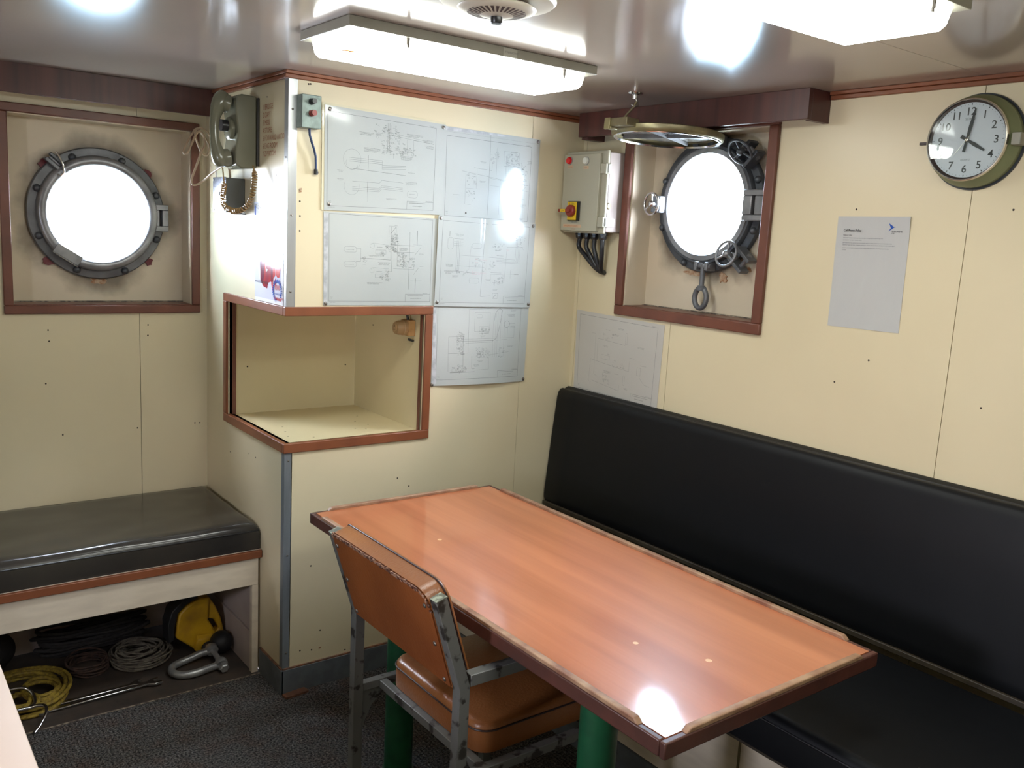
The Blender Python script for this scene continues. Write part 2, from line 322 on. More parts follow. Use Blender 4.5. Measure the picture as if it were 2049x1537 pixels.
def wloc(o):
    p = V(o.location)
    while o.parent is not None: o = o.parent; p = p + V(o.location)
    return p
def thing(name, label, cat, loc, group=None):
    o = bpy.data.objects.new(name, None); COL.objects.link(o); o.location = loc; o.empty_display_size = 0.05
    o['label'] = label; o['category'] = cat
    if group: o['group'] = group
    return o
def tag(o, label, cat, group=None):
    o['label'] = label; o['category'] = cat
    if group: o['group'] = group
    return o
def struct_root(name, loc):
    o = bpy.data.objects.new(name, None); COL.objects.link(o); o.location = loc; o['kind'] = 'structure'; o.empty_display_size = 0.05
    return o
def text(s, org, right, up, size, m, parent, name='lettering', bold=0.0, extr=0.0002, align='LEFT', xs=1.0):
    c = bpy.data.curves.new('lettering_curve', 'FONT'); c.body = s; c.size = 1.0; c.extrude = 0; c.offset = bold; c.align_x = align; c.resolution_u = 3
    t = bpy.data.objects.new('tmp', c); me = bpy.data.meshes.new_from_object(t); bpy.data.objects.remove(t)
    r = V(right).normalized()*size*xs; u = V(up).normalized()*size; n = r.cross(u).normalized()*extr
    o = wloc(parent) if parent else V(0, 0, 0); og = V(org)
    for v in me.vertices: v.co = og + r*v.co.x + u*v.co.y + n - o
    me.materials.clear(); me.materials.append(M[m])
    ob = bpy.data.objects.new(name, me); COL.objects.link(ob)
    if parent: ob.parent = parent
    return ob
def grid_slab(mb, u0, u1, v0, v1, holes, f, th):
    # slab on a plane; f(u, v, w) -> point, w = depth behind the surface; holes = (u0,u1,v0,v1)
    us = sorted({u0, u1} | {h for q in holes for h in q[:2] if u0 < h < u1}); vs = sorted({v0, v1} | {h for q in holes for h in q[2:] if v0 < h < v1})
    for a, b in zip(us, us[1:]):
        for c, d in zip(vs, vs[1:]):
            cu, cv = (a+b)/2, (c+d)/2
            if any(q[0] < cu < q[1] and q[2] < cv < q[3] for q in holes): continue
            P = [f(u, v, w) for u in (a, b) for v in (c, d) for w in (0, th)]
            mb.add(P, [(0, 1, 3, 2), (4, 6, 7, 5), (0, 4, 5, 1), (2, 3, 7, 6), (0, 2, 6, 4), (1, 5, 7, 3)])
    return mb
def wall(name, f, u0, u1, v0, v1, joints, holes, m='wall', g=0.0009, skip=()):
    # backing slab (structure) with separate laminate panels in front of it, joints recessed
    b = grid_slab(MB(), u0, u1, v0, v1, holes, lambda u, v, w: f(u, v, w + 0.004), 0.02).build(name, 'groove'); b['kind'] = 'structure'
    js = [u0] + sorted(joints) + [u1]
    for a, c in zip(js, js[1:]):
        grid_slab(MB(), a + (g if a != u0 else 0), c - (g if c != u1 else 0), v0, v1, holes, f, 0.0039).build('panel', m, b)
    return b
def screws(parent, pts, n, r=0.0035, m='screw', name='screw', h=0.0016):
    for p in pts:
        p = V(p); MB().lathe([(r, -0.0005), (r, h*0.4), (r*0.6, h)], p, n, 12).build(name, m, parent, smooth=True)
def frame_rect(mb, f, u0, u1, v0, v1, w, d0, d1):
    # four mitred-looking battens around a rectangle; d = distance out of the wall
    def bx(a, b, c, d):
        P = [f(u, v, -h) for u in (a, b) for v in (c, d) for h in (d0, d1)]
        return MB().add(P, [(0, 1, 3, 2), (4, 6, 7, 5), (0, 4, 5, 1), (2, 3, 7, 6), (0, 2, 6, 4), (1, 5, 7, 3)])
    return [bx(u0, u1, v0, v0 + w), bx(u0, u1, v1 - w, v1), bx(u0, u0 + w, v0 + w, v1 - w), bx(u1 - w, u1, v0 + w, v1 - w)]

fy0 = lambda u, v, w: V(u, 0 + w, v)            # wall with the drawings, u = x
fyL = lambda u, v, w: V(u, D1 + w, v)           # left wall, u = x
fxW = lambda u, v, w: V(W + w, -u, v)           # right wall, u = -y (grows towards the camera)
fx0 = lambda u, v, w: V(0 + w, u, v)            # phone side of the column, u = y

# ================================================================ structure
ni = dict(z0=0.8314, z1=1.232, x1=0.4894, y1=0.4975)     # open locker cut in the column corner
w1 = (-0.626, -0.056, 1.199, 1.808)                      # left window recess opening
w2 = (0.268, 0.834, 1.283, 1.868)                        # right window recess opening (u = -y)

fl = MB().box(XL - 0.1, W + 0.1, YB - 0.1, D1 + 0.1, -0.08, -0.008).build('floor', 'lino'); fl['kind'] = 'structure'
MB().box(XL, W, YB, -0.0005, -0.0079, 0.0).build('carpet', 'carpet', fl)
MB().box(XL, 0.0, -0.0005, 0.165, -0.0079, 0.0).build('carpet', 'carpet', fl)
MB().box(XL, -0.002, 0.1655, 0.1715, -0.0079, 0.0012).build('carpet_edging', 'edge', fl)
MB().box(XL, -0.001, 0.172, D1 - 0.001, -0.0079, -0.002).build('locker_floor', 'lino', fl)

ce = MB().box(XL - 0.1, W + 0.3, YB - 0.1, D1 + 0.3, H + 0.005, H + 0.05).build('ceiling', 'groove'); ce['kind'] = 'structure'
jx = [-1.35, 1.0]; jy = [-2.75, -1.447]
xs_ = [XL, -1.35, W]; ys_ = [YB, -2.75, -1.447, D1]
for a, b in zip(xs_, xs_[1:]):
    for c, d in zip(ys_, ys_[1:]):
        MB().box(a + 0.0006, b - 0.0006, c + 0.0006, d - 0.0006, H, H + 0.0049).build('panel', 'ceiling', ce)

ww = wall('wall_front', fy0, 0.0, W, 0, H, [0.905], [(-1, ni['x1'], ni['z0'], ni['z1'])])
wl = wall('wall_left', fyL, XL, 0.0, 0, H, [-1.0, -0.236], [w1])
wr = wall('wall_right', fxW, 0.0, -YB, 0, H, [0.018, 0.497, 1.447, 2.6], [w2])
wc = wall('wall_side', fx0, 0.0, D1, 0, H, [], [(-1, ni['y1'], ni['z0'], ni['z1'])])
b_ = grid_slab(MB(), YB, D1 + 0.02, 0, H, [(-1.62, -1.36, 1.04, 1.36)], lambda u, v, w: V(XL - w, u, v), 0.05).build('wall_far_left', 'wall'); b_['kind'] = 'structure'
dr_ = struct_root('fill_opening', (XL, -1.45, 0.98))       # unseen opening added over the side counter as daylight fill from the left
for mb in frame_rect(None, lambda u, v, w: V(XL - w, u, v), -1.65, -1.33, 1.01, 1.39, 0.03, 0.0002, 0.014): mb.build('frame', 'framewood', dr_, bevel=0.003)
b_ = MB().box(XL - 0.05, W + 0.02, YB - 0.05, YB, 0, H).build('wall_rear', 'wall'); b_['kind'] = 'structure'

# fastener holes and screws in the panelling
def holes(parent, pts, n, r=0.0028): screws(parent, pts, n, r, 'hole', 'screw_hole', 0.0006)
holes(wl, [(-0.527, D1, 1.116), (-0.525, D1, 1.079), (-0.208, D1, 1.128), (-0.209, D1, 1.091), (-0.539, D1, 0.936), (-0.492, D1, 0.756), (-0.249, D1, 0.759), (-0.046, D1, 0.76), (-0.028, D1, 0.759)], (0, -1, 0))
holes(wr, [(W, -1.139, 1.628), (W, -1.55, 1.631), (W, -1.228, 1.225), (W, -1.132, 1.15), (W, -1.54, 1.151)], (-1, 0, 0))
holes(ww, [(0.037, 0, 1.608), (0.038, 0, 1.575), (0.039, 0, 1.532), (0.039, 0, 1.488), (0.0605, 0, 1.915), (0.0665, 0, 1.916), (0.404, 0, 0.675), (0.45, 0, 0.641), (0.222, 0, 0.098), (0.06, 0, 0.135), (0.10, 0, 0.128), (0.13, 0, 0.19), (0.093, 0, 0.42)], (0, -1, 0))
for q in ((0.0395, 1.611), (0.0385, 1.604), (0.13, 0.128)): MB().obox((q[0], -0.0004, q[1]), (0.004, 0, 0.001), (0, 0.0004, 0), (0, 0, 0.003)).build('rust_spot', 'stain', ww)
holes(wc, [(0, 0.165, 1.885), (0, 0.09, 1.65), (0, 0.48, 0.70), (0, 0.30, 0.735), (0, 0.24, 0.735)], (-1, 0, 0), 0.0024)

# open locker interior
nb = MB()
x1, y1, z0, z1 = ni['x1'], ni['y1'], ni['z0'], ni['z1']
nr = MB().box(0.004, x1 + 0.01, y1, y1 + 0.006, z0 - 0.006, z1 + 0.03).build('wall_niche', 'niche'); nr['kind'] = 'structure'
MB().box(x1, x1 + 0.006, 0.0245, y1 - 0.0006, z0 - 0.006, z1 + 0.03).build('side_panel', 'niche', nr)
MB().box(0.0005, x1 - 0.0006, 0.0005, y1 - 0.0006, z0 - 0.02, z0).build('shelf_board', 'niche', nr)
MB().box(0.0005, x1, 0.0005, y1, z1 + 0.012, z1 + 0.02).build('top_board', 'niche', nr)
holes(nr, [(0.068, y1, 1.0), (0.45, y1, 0.99)], (0, -1, 0), 0.003)
holes(nr, [(x1, 0.36, 1.156)], (-1, 0, 0), 0.003)
for p in ((0.30, 0.12), (0.33, 0.10), (0.37, 0.16), (0.35, 0.22), (0.07, 0.17), (0.09, 0.24), (0.05, 0.1), (0.12, 0.06), (0.40, 0.30)):
    MB().box(p[0], p[0] + 0.006, p[1], p[1] + 0.0012, z0, z0 + 0.0004).build('scratch', 'hole', nr)
# wooden edging round the locker
tr = struct_root('trim_1', (0, 0, 0.80))
e = 0.007; wd = 0.028; xo = 0.518; yo = 0.530; zo0 = 0.8045; zo1 = 1.2595
MB().box(-e, xo, -e, 0.010, zo1 - wd, zo1).build('edging', 'trimwood', tr, bevel=0.002)
MB().box(-e, xo, -e, 0.010, zo0, zo0 + wd + 0.002).build('edging', 'trimwood', tr, bevel=0.002)
MB().box(xo - wd, xo, -e, 0.012, zo0 + wd + 0.002, zo1 - wd).build('edging', 'trimwood', tr, bevel=0.002)
MB().box(-e - 0.0006, 0.010, 0.0102, yo, zo1 - wd, zo1).build('edging', 'trimwood', tr, bevel=0.002)
MB().box(-e - 0.0006, 0.010, 0.0102, yo, zo0, zo0 + wd + 0.002).build('edging', 'trimwood', tr, bevel=0.002)
MB().box(-e - 0.0006, 0.012, yo - wd, yo, zo0 + wd + 0.002, zo1 - wd).build('edging', 'trimwood', tr, bevel=0.002)

MB().box(0.0122, 0.0265, y1 - 0.0035, y1 - 0.0003, z0 + 0.0005, z1 + 0.010).build('inner_strip', 'framewood', tr)
MB().box(x1 - 0.0030, x1 - 0.0003, 0.0122, 0.0244, z0 + 0.0005, z1 + 0.010).build('inner_strip', 'framewood', tr)
MB().box(0.0102, x1 - 0.0032, 0.0102, 0.0125, z0 + 0.0002, z0 + 0.0022).build('inner_strip', 'framewood', tr)
# metal angle on the column corner
def angle(name, za, zb, m, w):
    s = struct_root(name, (0, 0, za))
    MB().box(-0.0022, w, -0.0022, -0.0001, za, zb).build('angle_flange', m, s, bevel=0.0006)
    MB().box(-0.0022, -0.0001, 0.0, w, za, zb).build('angle_flange', m, s, bevel=0.0006)
    return s
s1 = angle('trim_2', zo1, H - 0.02, 'alu', 0.026); s2 = angle('trim_3', 0.088, zo0, 'alulow', 0.021)
screws(s1, [(0.011, -0.0022, z) for z in (1.838, 1.533, 1.305)], (0, -1, 0), 0.0035)
screws(s1, [(-0.0022, 0.012, z) for z in (1.70,)], (-1, 0, 0), 0.003)
screws(s2, [(0.011, -0.0022, z) for z in (0.78, 0.47, 0.14)], (0, -1, 0), 0.003)
# skirting
bb = MB().box(-0.006, 0.5, -0.008, -0.0001, 0, 0.083).build('baseboard_front', 'base', bevel=0.001); bb['kind'] = 'structure'
MB().box(0.501, W, -0.008, -0.0001, 0, 0.083).build('board', 'base', bb)
MB().box(0, W, -0.0065, -0.0001, 0.083, 0.088).build('top_edge', 'basetop', bb)
bb = MB().box(-0.008, -0.0001, -0.008, 0.182, 0, 0.083).build('baseboard_side', 'base', bevel=0.001); bb['kind'] = 'structure'
MB().box(-0.0065, -0.0001, 0, 0.182, 0.083, 0.088).build('top_edge', 'basetop', bb)

# ceiling mouldings
def mould(name, segs):
    s = None
    for (x0, x1_, y0, y1_) in segs:
        for (d, za, zb) in ((0.006, H - 0.021, H - 0.0085), (0.0, H - 0.0084, H)):
            mb = MB().box(x0 + (d if x0 < x1_ - 0.1 and False else 0), x1_, y0, y1_, za, zb)
            o = mb.build(name if s is None else 'moulding', 'trimwood', s, bevel=0.0012)
            if s is None: s = o; s['kind'] = 'structure'
            x0, x1_, y0, y1_ = (x0, x1_, y0, y1_)
    return s
def mould2(name, axis, a, b, face, sgn):
    # two-step moulding against the ceiling; axis it runs along, face = wall plane, sgn = direction out of the wall
    def bx(d, za, zb):
        lo, hi = sorted((face, face + sgn*d))
        return MB().box(a, b, lo, hi, za, zb) if axis == 'x' else MB().box(lo, hi, a, b, za, zb)
    s = bx(0.016, H - 0.010, H - 0.0002).build(name, 'trimwood', bevel=0.0015); s['kind'] = 'structure'
    bx(0.011, H - 0.022, H - 0.0102).build('moulding', 'trimwood', s, bevel=0.002)
    return s
mould2('trim_4', 'x', -0.016, W, 0, -1)
mould2('trim_5', 'y', 0.0, 0.62, 0, -1)
mould2('trim_6', 'y', YB, -1.028, W, -1)

# ---------------------------------------------------------------- portholes
def plate_hole(mb, c, e1, e2, nrm, ru, rd, rl, rr, rad, th, N=64):
    # rectangular board (extents ru up, rd down, rl left, rr right) with a round hole, thickness th along nrm
    angs = sorted([2*PI*i/N for i in range(N)] + [math.atan2(b, a) % (2*PI) for a in (-rl, rr) for b in (-rd, ru)])
    I = []; O = []
    for q in angs:
        cx, cy = math.cos(q), math.sin(q)
        t = min(([rr/cx] if cx > 1e-9 else []) + ([-rl/cx] if cx < -1e-9 else []) + ([ru/cy] if cy > 1e-9 else []) + ([-rd/cy] if cy < -1e-9 else []))
        I.append(c + e1*(rad*cx) + e2*(rad*cy)); O.append(c + e1*(t*cx) + e2*(t*cy))
    n = len(angs); vs = I + O + [p + nrm*th for p in I] + [p + nrm*th for p in O]; fs = []
    for i in range(n):
        j = (i+1) % n
        fs += [(i, j, n + j, n + i), (2*n + i, 3*n + i, 3*n + j, 2*n + j), (i, 2*n + i, 2*n + j, j), (n + i, n + j, 3*n + j, 3*n + i)]
    return mb.add(vs, fs)

def window(name, f, u0, u1, v0, v1, cu, cv, ext, open_ring):
    # f(u,v,w): w>0 into the wall. ext = frame outer rectangle
    o0 = f((u0+u1)/2, v0, 0); s = struct_root(name, o0)
    e1 = (f(1, 0, 0) - f(0, 0, 0)); e2 = V(0, 0, 1); nin = f(0, 0, 1) - f(0, 0, 0); out = -nin
    dep = 0.10
    for mb in frame_rect(None, f, *ext[:4], ext[4], 0.0001, 0.014): mb.build('frame', 'framewood', s, bevel=0.003)
    def bx(a, b, c, d, w0, w1_): 
        P = [f(u, v, w) for u in (a, b) for v in (c, d) for w in (w0, w1_)]
        return MB().add(P, [(0, 1, 3, 2), (4, 6, 7, 5), (0, 4, 5, 1), (2, 3, 7, 6), (0, 2, 6, 4), (1, 5, 7, 3)])
    t = 0.006
    bx(u0 - 0.0005, u0 + 0.003, v0, v1, 0.0, dep).build('jamb', 'recess', s); bx(u1 - 0.003, u1 + 0.0005, v0, v1, 0.0, dep).build('jamb', 'recess', s)
    bx(u0, u1, v1 - 0.003, v1 + 0.0005, 0.0, dep).build('recess_top', 'recess', s); bx(u0, u1, v0 - 0.0005, v0 + 0.003, 0.0, dep).build('sill', 'framewood', s)
    c = f(cu, cv, dep)
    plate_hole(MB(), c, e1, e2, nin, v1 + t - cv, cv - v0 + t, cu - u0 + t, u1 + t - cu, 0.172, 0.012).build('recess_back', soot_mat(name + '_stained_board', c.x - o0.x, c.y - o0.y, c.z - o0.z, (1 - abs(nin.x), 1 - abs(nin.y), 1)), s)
    bx(u0 + 0.003, u1 - 0.003, v0 + 0.003, v0 + 0.006, dep - 0.012, dep - 0.001).build('dirt_line', 'edge', s)
    # tube through the hull
    MB().lathe([(0.176, 0), (0.176, 0.035), (0.190, 0.035), (0.190, 0.0125), (0.176, 0.0125)], f(cu, cv, dep - 0.001), nin, 64, False, False).build('hull_tube', 'hullpaint', s, smooth=True)
    # bolted flange and raised inner rim
    fm = 'castdark' if open_ring else 'castgrey'
    fo = f(cu, cv, dep - 0.0005)
    fg = MB().lathe([(0.170, 0), (0.222, 0), (0.223, 0.010), (0.219, 0.016), (0.196, 0.018), (0.194, 0.030), (0.191, 0.034), (0.170, 0.034), (0.168, 0.028), (0.168, 0.002)], fo, out, 72, False, False).build('flange', fm, s, smooth=True, ang=50)
    if open_ring:
        MB().lathe([(0.184, 0.0342), (0.182, 0.038), (0.166, 0.038), (0.1635, 0.033), (0.1635, -0.03), (0.1675, -0.03), (0.1675, 0.0342)], fo, out, 72, False, False).build('inner_rim', 'rimgrey', s, smooth=True, ang=50)
    else:
        MB().lathe([(0.193, 0.0345), (0.191, 0.040), (0.187, 0.043), (0.170, 0.045), (0.1635, 0.040), (0.1615, 0.020), (0.1665, 0.020)], fo, out, 72, False, False).build('hinged_rim', 'rimgrey', s, smooth=True, ang=50)
    g = MB().lathe([(0.1665, 0.0), (0.1665, 0.010)], f(cu, cv, dep - (0.036 if not open_ring else -0.024)), nin, 64).build('glass', 'glass', s)
    return s, c, fo

w_s, wc_c, fo1 = window('window_1', fyL, w1[0], w1[1], w1[2], w1[3], -0.345, 1.505, (-0.654, -0.028, 1.171, 1.836, 0.028), False)
def dome(mb, p, n, r, h): return mb.lathe([(r, 0), (r, h*0.35), (r*0.8, h*0.75), (r*0.4, h), (0.0005, h*1.05)], p, n, 16)
for (x, z) in ((-0.423, 1.689), (-0.266, 1.689), (-0.154, 1.58), (-0.153, 1.425), (-0.262, 1.312), (-0.418, 1.313), (-0.532, 1.424), (-0.533, 1.58)):
    dome(MB(), (x, D1 + 0.0825, z), (0, -1, 0), 0.0125, 0.013).build('bolt', 'castdark', w_s, smooth=True)
# lug with a slot on the right, swing-bolt brackets upper and lower left
yL = D1 + 0.0815
lug = MB()
lug.box(-0.175, -0.116, yL - 0.022, yL - 0.0001, 1.455, 1.474).box(-0.175, -0.116, yL - 0.022, yL - 0.0001, 1.530, 1.549)
lug.box(-0.175, -0.147, yL - 0.022, yL - 0.0001, 1.474, 1.530).box(-0.137, -0.116, yL - 0.022, yL - 0.0001, 1.474, 1.530)
lug.build('slotted_lug', 'rimgrey', w_s, bevel=0.002)
def bracket(cx, cz, ang, plate):
    ca, sa = math.cos(ang), math.sin(ang); d = V(ca, 0, sa); t = V(-sa, 0, ca)
    c = V(cx, yL - 0.012, cz)
    b = MB().obox(c, d*0.026, (0, 0.012, 0), t*0.006)
    b.obox(c + t*0.022, d*0.026, (0, 0.012, 0), t*0.005)
    b.build('hinge_lug', 'castgrey', w_s, bevel=0.002)
    k = MB().cyl(c - d*0.020 + t*0.011, c + d*0.020 + t*0.011, 0.007, seg=14)
    k.build('hinge_pin', 'rimgrey', w_s, smooth=True)
    if plate:
        MB().obox(c + V(0, -0.020, 0) + t*0.010, d*0.045, (0, 0.0018, 0), t*0.0165).build('clip_plate', 'rimgrey', w_s, bevel=0.001)
        MB().tube([c + V(0, -0.024, 0) - d*0.045 - t*0.008, c + V(0, -0.026, 0) + d*0.045 - t*0.010], 0.0016, 8).build('plate_edge', 'chrome', w_s, smooth=True)
    else:
        pth = [V(-0.478, yL - 0.03, 1.70), V(-0.468, yL - 0.036, 1.685), V(-0.458, yL - 0.038, 1.66), V(-0.456, yL - 0.036, 1.635), V(-0.466, yL - 0.032, 1.622), V(-0.474, yL - 0.028, 1.628)]
        MB().tube(pth, 0.0035, 10).build('wire_clip', 'chrome', w_s, smooth=True)
bracket(-0.487, 1.662, math.radians(-40), False); bracket(-0.455, 1.357, math.radians(-32), True)
def blob(mb, c, sx, sz, seed, th=0.008):
    rr = random.Random(seed); n = 14; P = []
    for i in range(n):
        q = 2*PI*i/n; k = 0.65 + 0.5*rr.random(); P.append(V(c[0] + sx*k*math.cos(q), c[1], c[2] + sz*k*math.sin(q)))
    return mb.prism(P, (0, -th, 0))
for i, (x, z, a, b) in enumerate(((-0.181, 1.652, 0.016, 0.020), (-0.178, 1.345, 0.016, 0.014), (-0.497, 1.340, 0.026, 0.016), (-0.510, 1.660, 0.016, 0.018))):
    blob(MB(), (x, D1 + 0.0999, z), a, b, i).build('sealant_blob', 'sealant', w_s)
blob(MB(), (-0.345, D1 + 0.0999, 1.276), 0.03, 0.016, 9, 0.0008).build('paint_flake', 'stain', w_s)

w_t, wc_d, fo2 = window('window_2', fxW, w2[0], w2[1], w2[2], w2[3], 0.543, 1.6415, (0.232, 0.868, 1.250, 1.902, 0.034), True)
for n_, q in enumerate((22, 67, 112, 158, 202, 247, 292, 338)):
    a = math.radians(q); p = V(W + 0.0825, -(0.543 + 0.210*math.cos(a)), 1.6415 + 0.210*math.sin(a))
    dome(MB(), p, (-1, 0, 0), 0.0115, 0.013).build('bolt', 'castdark', w_t, smooth=True)
def bxw(x0, x1_, u0, u1, z0_, z1_): return MB().box(x0, x1_, -u1, -u0, z0_, z1_)
xi = W + 0.0815
# slotted lug on the right, lug on the left with a hand wheel
lg = bxw(xi - 0.055, xi, 0.728, 0.815, 1.592, 1.610)
for q in ((0.728, 0.815, 1.668, 1.686), (0.728, 0.762, 1.610, 1.668), (0.774, 0.815, 1.610, 1.668)): lg.box(xi - 0.055, xi, -q[1], -q[0], q[2], q[3])
lg.build('slotted_lug', 'rimgrey', w_t, bevel=0.003)
lg = MB().box(xi - 0.048, xi, -0.372, -0.330, 1.612, 1.668); lg.build('slotted_lug', 'castgrey', w_t, bevel=0.003)
def handwheel(c, n, r, parent, m='chrome', stem=0.05):
    c = V(c); n = V(n).normalized(); t = V(0, 0, 1); e1_ = n.cross(t).normalized(); e2_ = n.cross(e1_)
    w = MB().tube([c + e1_*(r*math.cos(2*PI*i/32)) + e2_*(r*math.sin(2*PI*i/32)) for i in range(32)], 0.0042, 10, True)
    for k in range(3):
        q = 2*PI*k/3 + 0.5; w.tube([c - n*0.004, c + e1_*(r*math.cos(q)) + e2_*(r*math.sin(q))], 0.0034, 8)
    w.lathe([(0.011, -0.012), (0.012, 0.0), (0.010, 0.006), (0.004, 0.009)], c, n, 16)
    ob = w.build('hand_wheel', m, parent, smooth=True, ang=60)
    st = MB().cyl(c - n*stem, c - n*0.010, 0.0085, seg=14).lathe([(0.014, -0.042), (0.014, -0.026), (0.011, -0.024)], c, n, 6)
    st.build('wheel_stem', 'rimgrey', ob, smooth=True)
    return ob
handwheel((W + 0.020, -0.345, 1.640), (-1, 0.12, 0.0), 0.037, w_t, stem=0.045)
handwheel((W + 0.018, -0.690, 1.487), (-1, 0.05, 0.25), 0.040, w_t, 'rimgrey', stem=0.05)
handwheel((W + 0.028, -0.700, 1.800), (-0.8, 0.05, -0.6), 0.042, w_t, 'castdark', stem=0.04)
for (u, z, a) in ((0.722, 1.470, -40), (0.716, 1.795, 45)):
    a = math.radians(a); d = V(0, -math.cos(a), math.sin(a)); t = V(0, math.sin(a), math.cos(a)); c = V(xi - 0.022, -u, z)
    b = MB()
    for k in (-1, 1): b.obox(c + t*(0.022*k), d*0.034, (0.022, 0, 0), t*0.006)
    b.build('hinge_lug', 'castgrey' if z < 1.6 else 'castdark', w_t, bevel=0.002)
    MB().cyl(c - t*0.03 + d*0.012, c + t*0.03 + d*0.012, 0.008, seg=14).build('hinge_pin', 'rimgrey', w_t, smooth=True)
# top hinge lugs
hb = MB()
for u in (0.500, 0.590): hb.box(xi - 0.050, xi, -u - 0.011, -u + 0.011, 1.822, 1.862)
hb.build('hinge_lug', 'castgrey', w_t, bevel=0.003)
MB().cyl((xi - 0.034, -0.478, 1.846), (xi - 0.034, -0.612, 1.846), 0.008, seg=14).build('hinge_pin', 'rimgrey', w_t, smooth=True)
# swing eye bolt hanging below the ring
eb = MB()
eb.box(xi - 0.045, xi, -0.600, -0.588, 1.428, 1.456).box(xi - 0.045, xi, -0.556, -0.544, 1.428, 1.456)
eb.build('hinge_lug', 'rimgrey', w_t, bevel=0.002)
ey = -0.572; ex = xi - 0.030
k = MB().cyl((ex, -0.606, 1.442), (ex, -0.538, 1.442), 0.0085, seg=14).build('hinge_pin', 'rimgrey', w_t, smooth=True)
MB().cyl((ex, ey, 1.378), (ex, ey, 1.446), 0.0085, seg=16).lathe([(0.010, 0), (0.010, 0.003)], (ex, ey, 1.415), (0, 0, 1), 16).build('eye_bolt', 'castgrey', w_t, smooth=True)
eye = MB().tube([(ex, ey + 0.0250*math.cos(2*PI*i/28), 1.337 + 0.033*math.sin(2*PI*i/28)) for i in range(28)], 0.0088, 12, True)
eye.lathe([(0.017, 0), (0.018, 0.008), (0.012, 0.016)], (ex, ey, 1.362), (0, 0, 1), 18); eye.build('eye_nut', 'castgrey', w_t, smooth=True)
for i, (u, z, a, b) in enumerate(((0.50, 1.415, 0.05, 0.010), (0.62, 1.408, 0.018, 0.020), (0.70, 1.438, 0.03, 0.012))):
    rr = random.Random(i + 20); P = [V(W + 0.0998, -u + a*(0.6 + 0.6*rr.random())*math.cos(2*PI*j/16), z + b*(0.5 + 0.9*rr.random())*math.sin(2*PI*j/16)) for j in range(16)]
    MB().prism(P, (-0.0025, 0, 0)).build('paint_flake', 'stain', w_t)
# ring with braced pane hinged up to the ceiling
rc = V(1.010, -0.545, 1.834); tilt = math.radians(2.5); ax_n = V(math.sin(tilt), 0, math.cos(tilt)); ax_u = V(math.cos(tilt), 0, -math.sin(tilt)); ax_v = V(0, 1, 0)
hr = MB().lathe([(0.158, -0.004), (0.164, -0.008), (0.172, -0.004), (0.175, 0.004), (0.175, 0.014), (0.166, 0.018), (0.155, 0.016), (0.153, 0.004)], rc, ax_n, 72, False, False).build('hinged_ring', 'brass', w_t, smooth=True, ang=45)
MB().lathe([(0.1580, -0.0045), (0.1620, -0.0095), (0.1650, -0.0092), (0.1670, -0.0070)], rc, ax_n, 72, False, False).build('polished_rim', 'chrome', hr, smooth=True)
MB().lathe([(0.156, 0), (0.156, 0.003)], rc + ax_n*0.009, ax_n, 64).build('ring_pane', mat('hung_pane', (0.16, 0.145, 0.135), 0.2, 0.3), hr)
cb = MB()
for q in (18, 108):
    a = math.radians(q); d = ax_u*math.cos(a) + ax_v*math.sin(a); t = ax_n.cross(d)
    cb.obox(rc + ax_n*0.003, d*0.155, t*0.0016, ax_n*0.0055)
cb.build('cross_brace', 'rimgrey', hr)
lb = MB().obox(rc - ax_u*0.185 + ax_n*0.016, ax_u*0.026, (0, 0.034, 0), ax_n*0.012)
lb.obox(rc - ax_u*0.213 + ax_n*0.012 + V(0, 0.045, 0), ax_u*0.004, (0, 0.012, 0), ax_n*0.017)
lb.obox(rc - ax_u*0.200 + ax_n*0.000 + V(0, 0.040, 0), ax_u*0.014, (0, 0.012, 0), ax_n*0.004)
lb.build('ring_lug', 'brass', hr, bevel=0.002)
hk = MB()
for k in (-1, 1): hk.obox(rc + ax_u*0.182 + V(0, 0.03*k, 0) + ax_n*0.008, ax_u*0.016, (0, 0.010, 0), ax_n*0.012)
hk.build('ring_lug', 'castgrey', hr, bevel=0.002)

hook = thing('ceiling_hook', 'small steel ceiling hook and rod holding up the hinged porthole ring', 'hook', (0.847, -0.559, H))
MB().lathe([(0.022, 0), (0.020, 0.004), (0.009, 0.006), (0.009, 0.018)], (0.847, -0.559, H - 0.0001), (0, 0, -1), 20).build('mounting_plate', 'steel', hook, smooth=True, ang=30)
MB().tube([(0.847, -0.559, H - 0.012), (0.853, -0.563, H - 0.024), (0.852, -0.566, H - 0.036), (0.842, -0.563, H - 0.040), (0.836, -0.556, H - 0.034)], 0.0038, 10).build('hook', 'screw', hook, smooth=True)
MB().tube([(0.846, -0.566, H - 0.026), (0.840, -0.562, H - 0.042), (0.828, -0.552, H - 0.060), (0.818, -0.546, 1.870)], 0.0032, 8).build('rod', 'brass', hook, smooth=True)

# ---------------------------------------------------------------- pelmets
pl = thing('curtain_pelmet', 'dark mahogany pelmet box above the left porthole', 'pelmet', (-1.0, 0.623, 1.857))
MB().box(XL, -0.001, 0.623, 0.641, 1.857, H - 0.0003).build('front_board', 'mahog', pl, bevel=0.001)
MB().box(XL, -0.001, 0.6415, D1 - 0.0003, H - 0.015, H - 0.0003).build('top_board', 'mahog', pl)
pr = thing('curtain_pelmet', 'dark mahogany pelmet box above the right porthole', 'pelmet', (1.05, -0.55, 1.862))
MB().box(W - 0.100, W - 0.084, -1.024, -0.080, 1.863, H - 0.0003).build('front_board', 'mahog', pr, bevel=0.001)
MB().box(W - 0.0835, W - 0.0003, -1.024, -1.006, 1.861, H - 0.0003).build('end_board', 'mahog', pr, bevel=0.001)
MB().box(W - 0.0835, W - 0.0003, -0.110, -0.080, 1.855, H - 0.0003).build('end_board', 'mahog', pr, bevel=0.001)
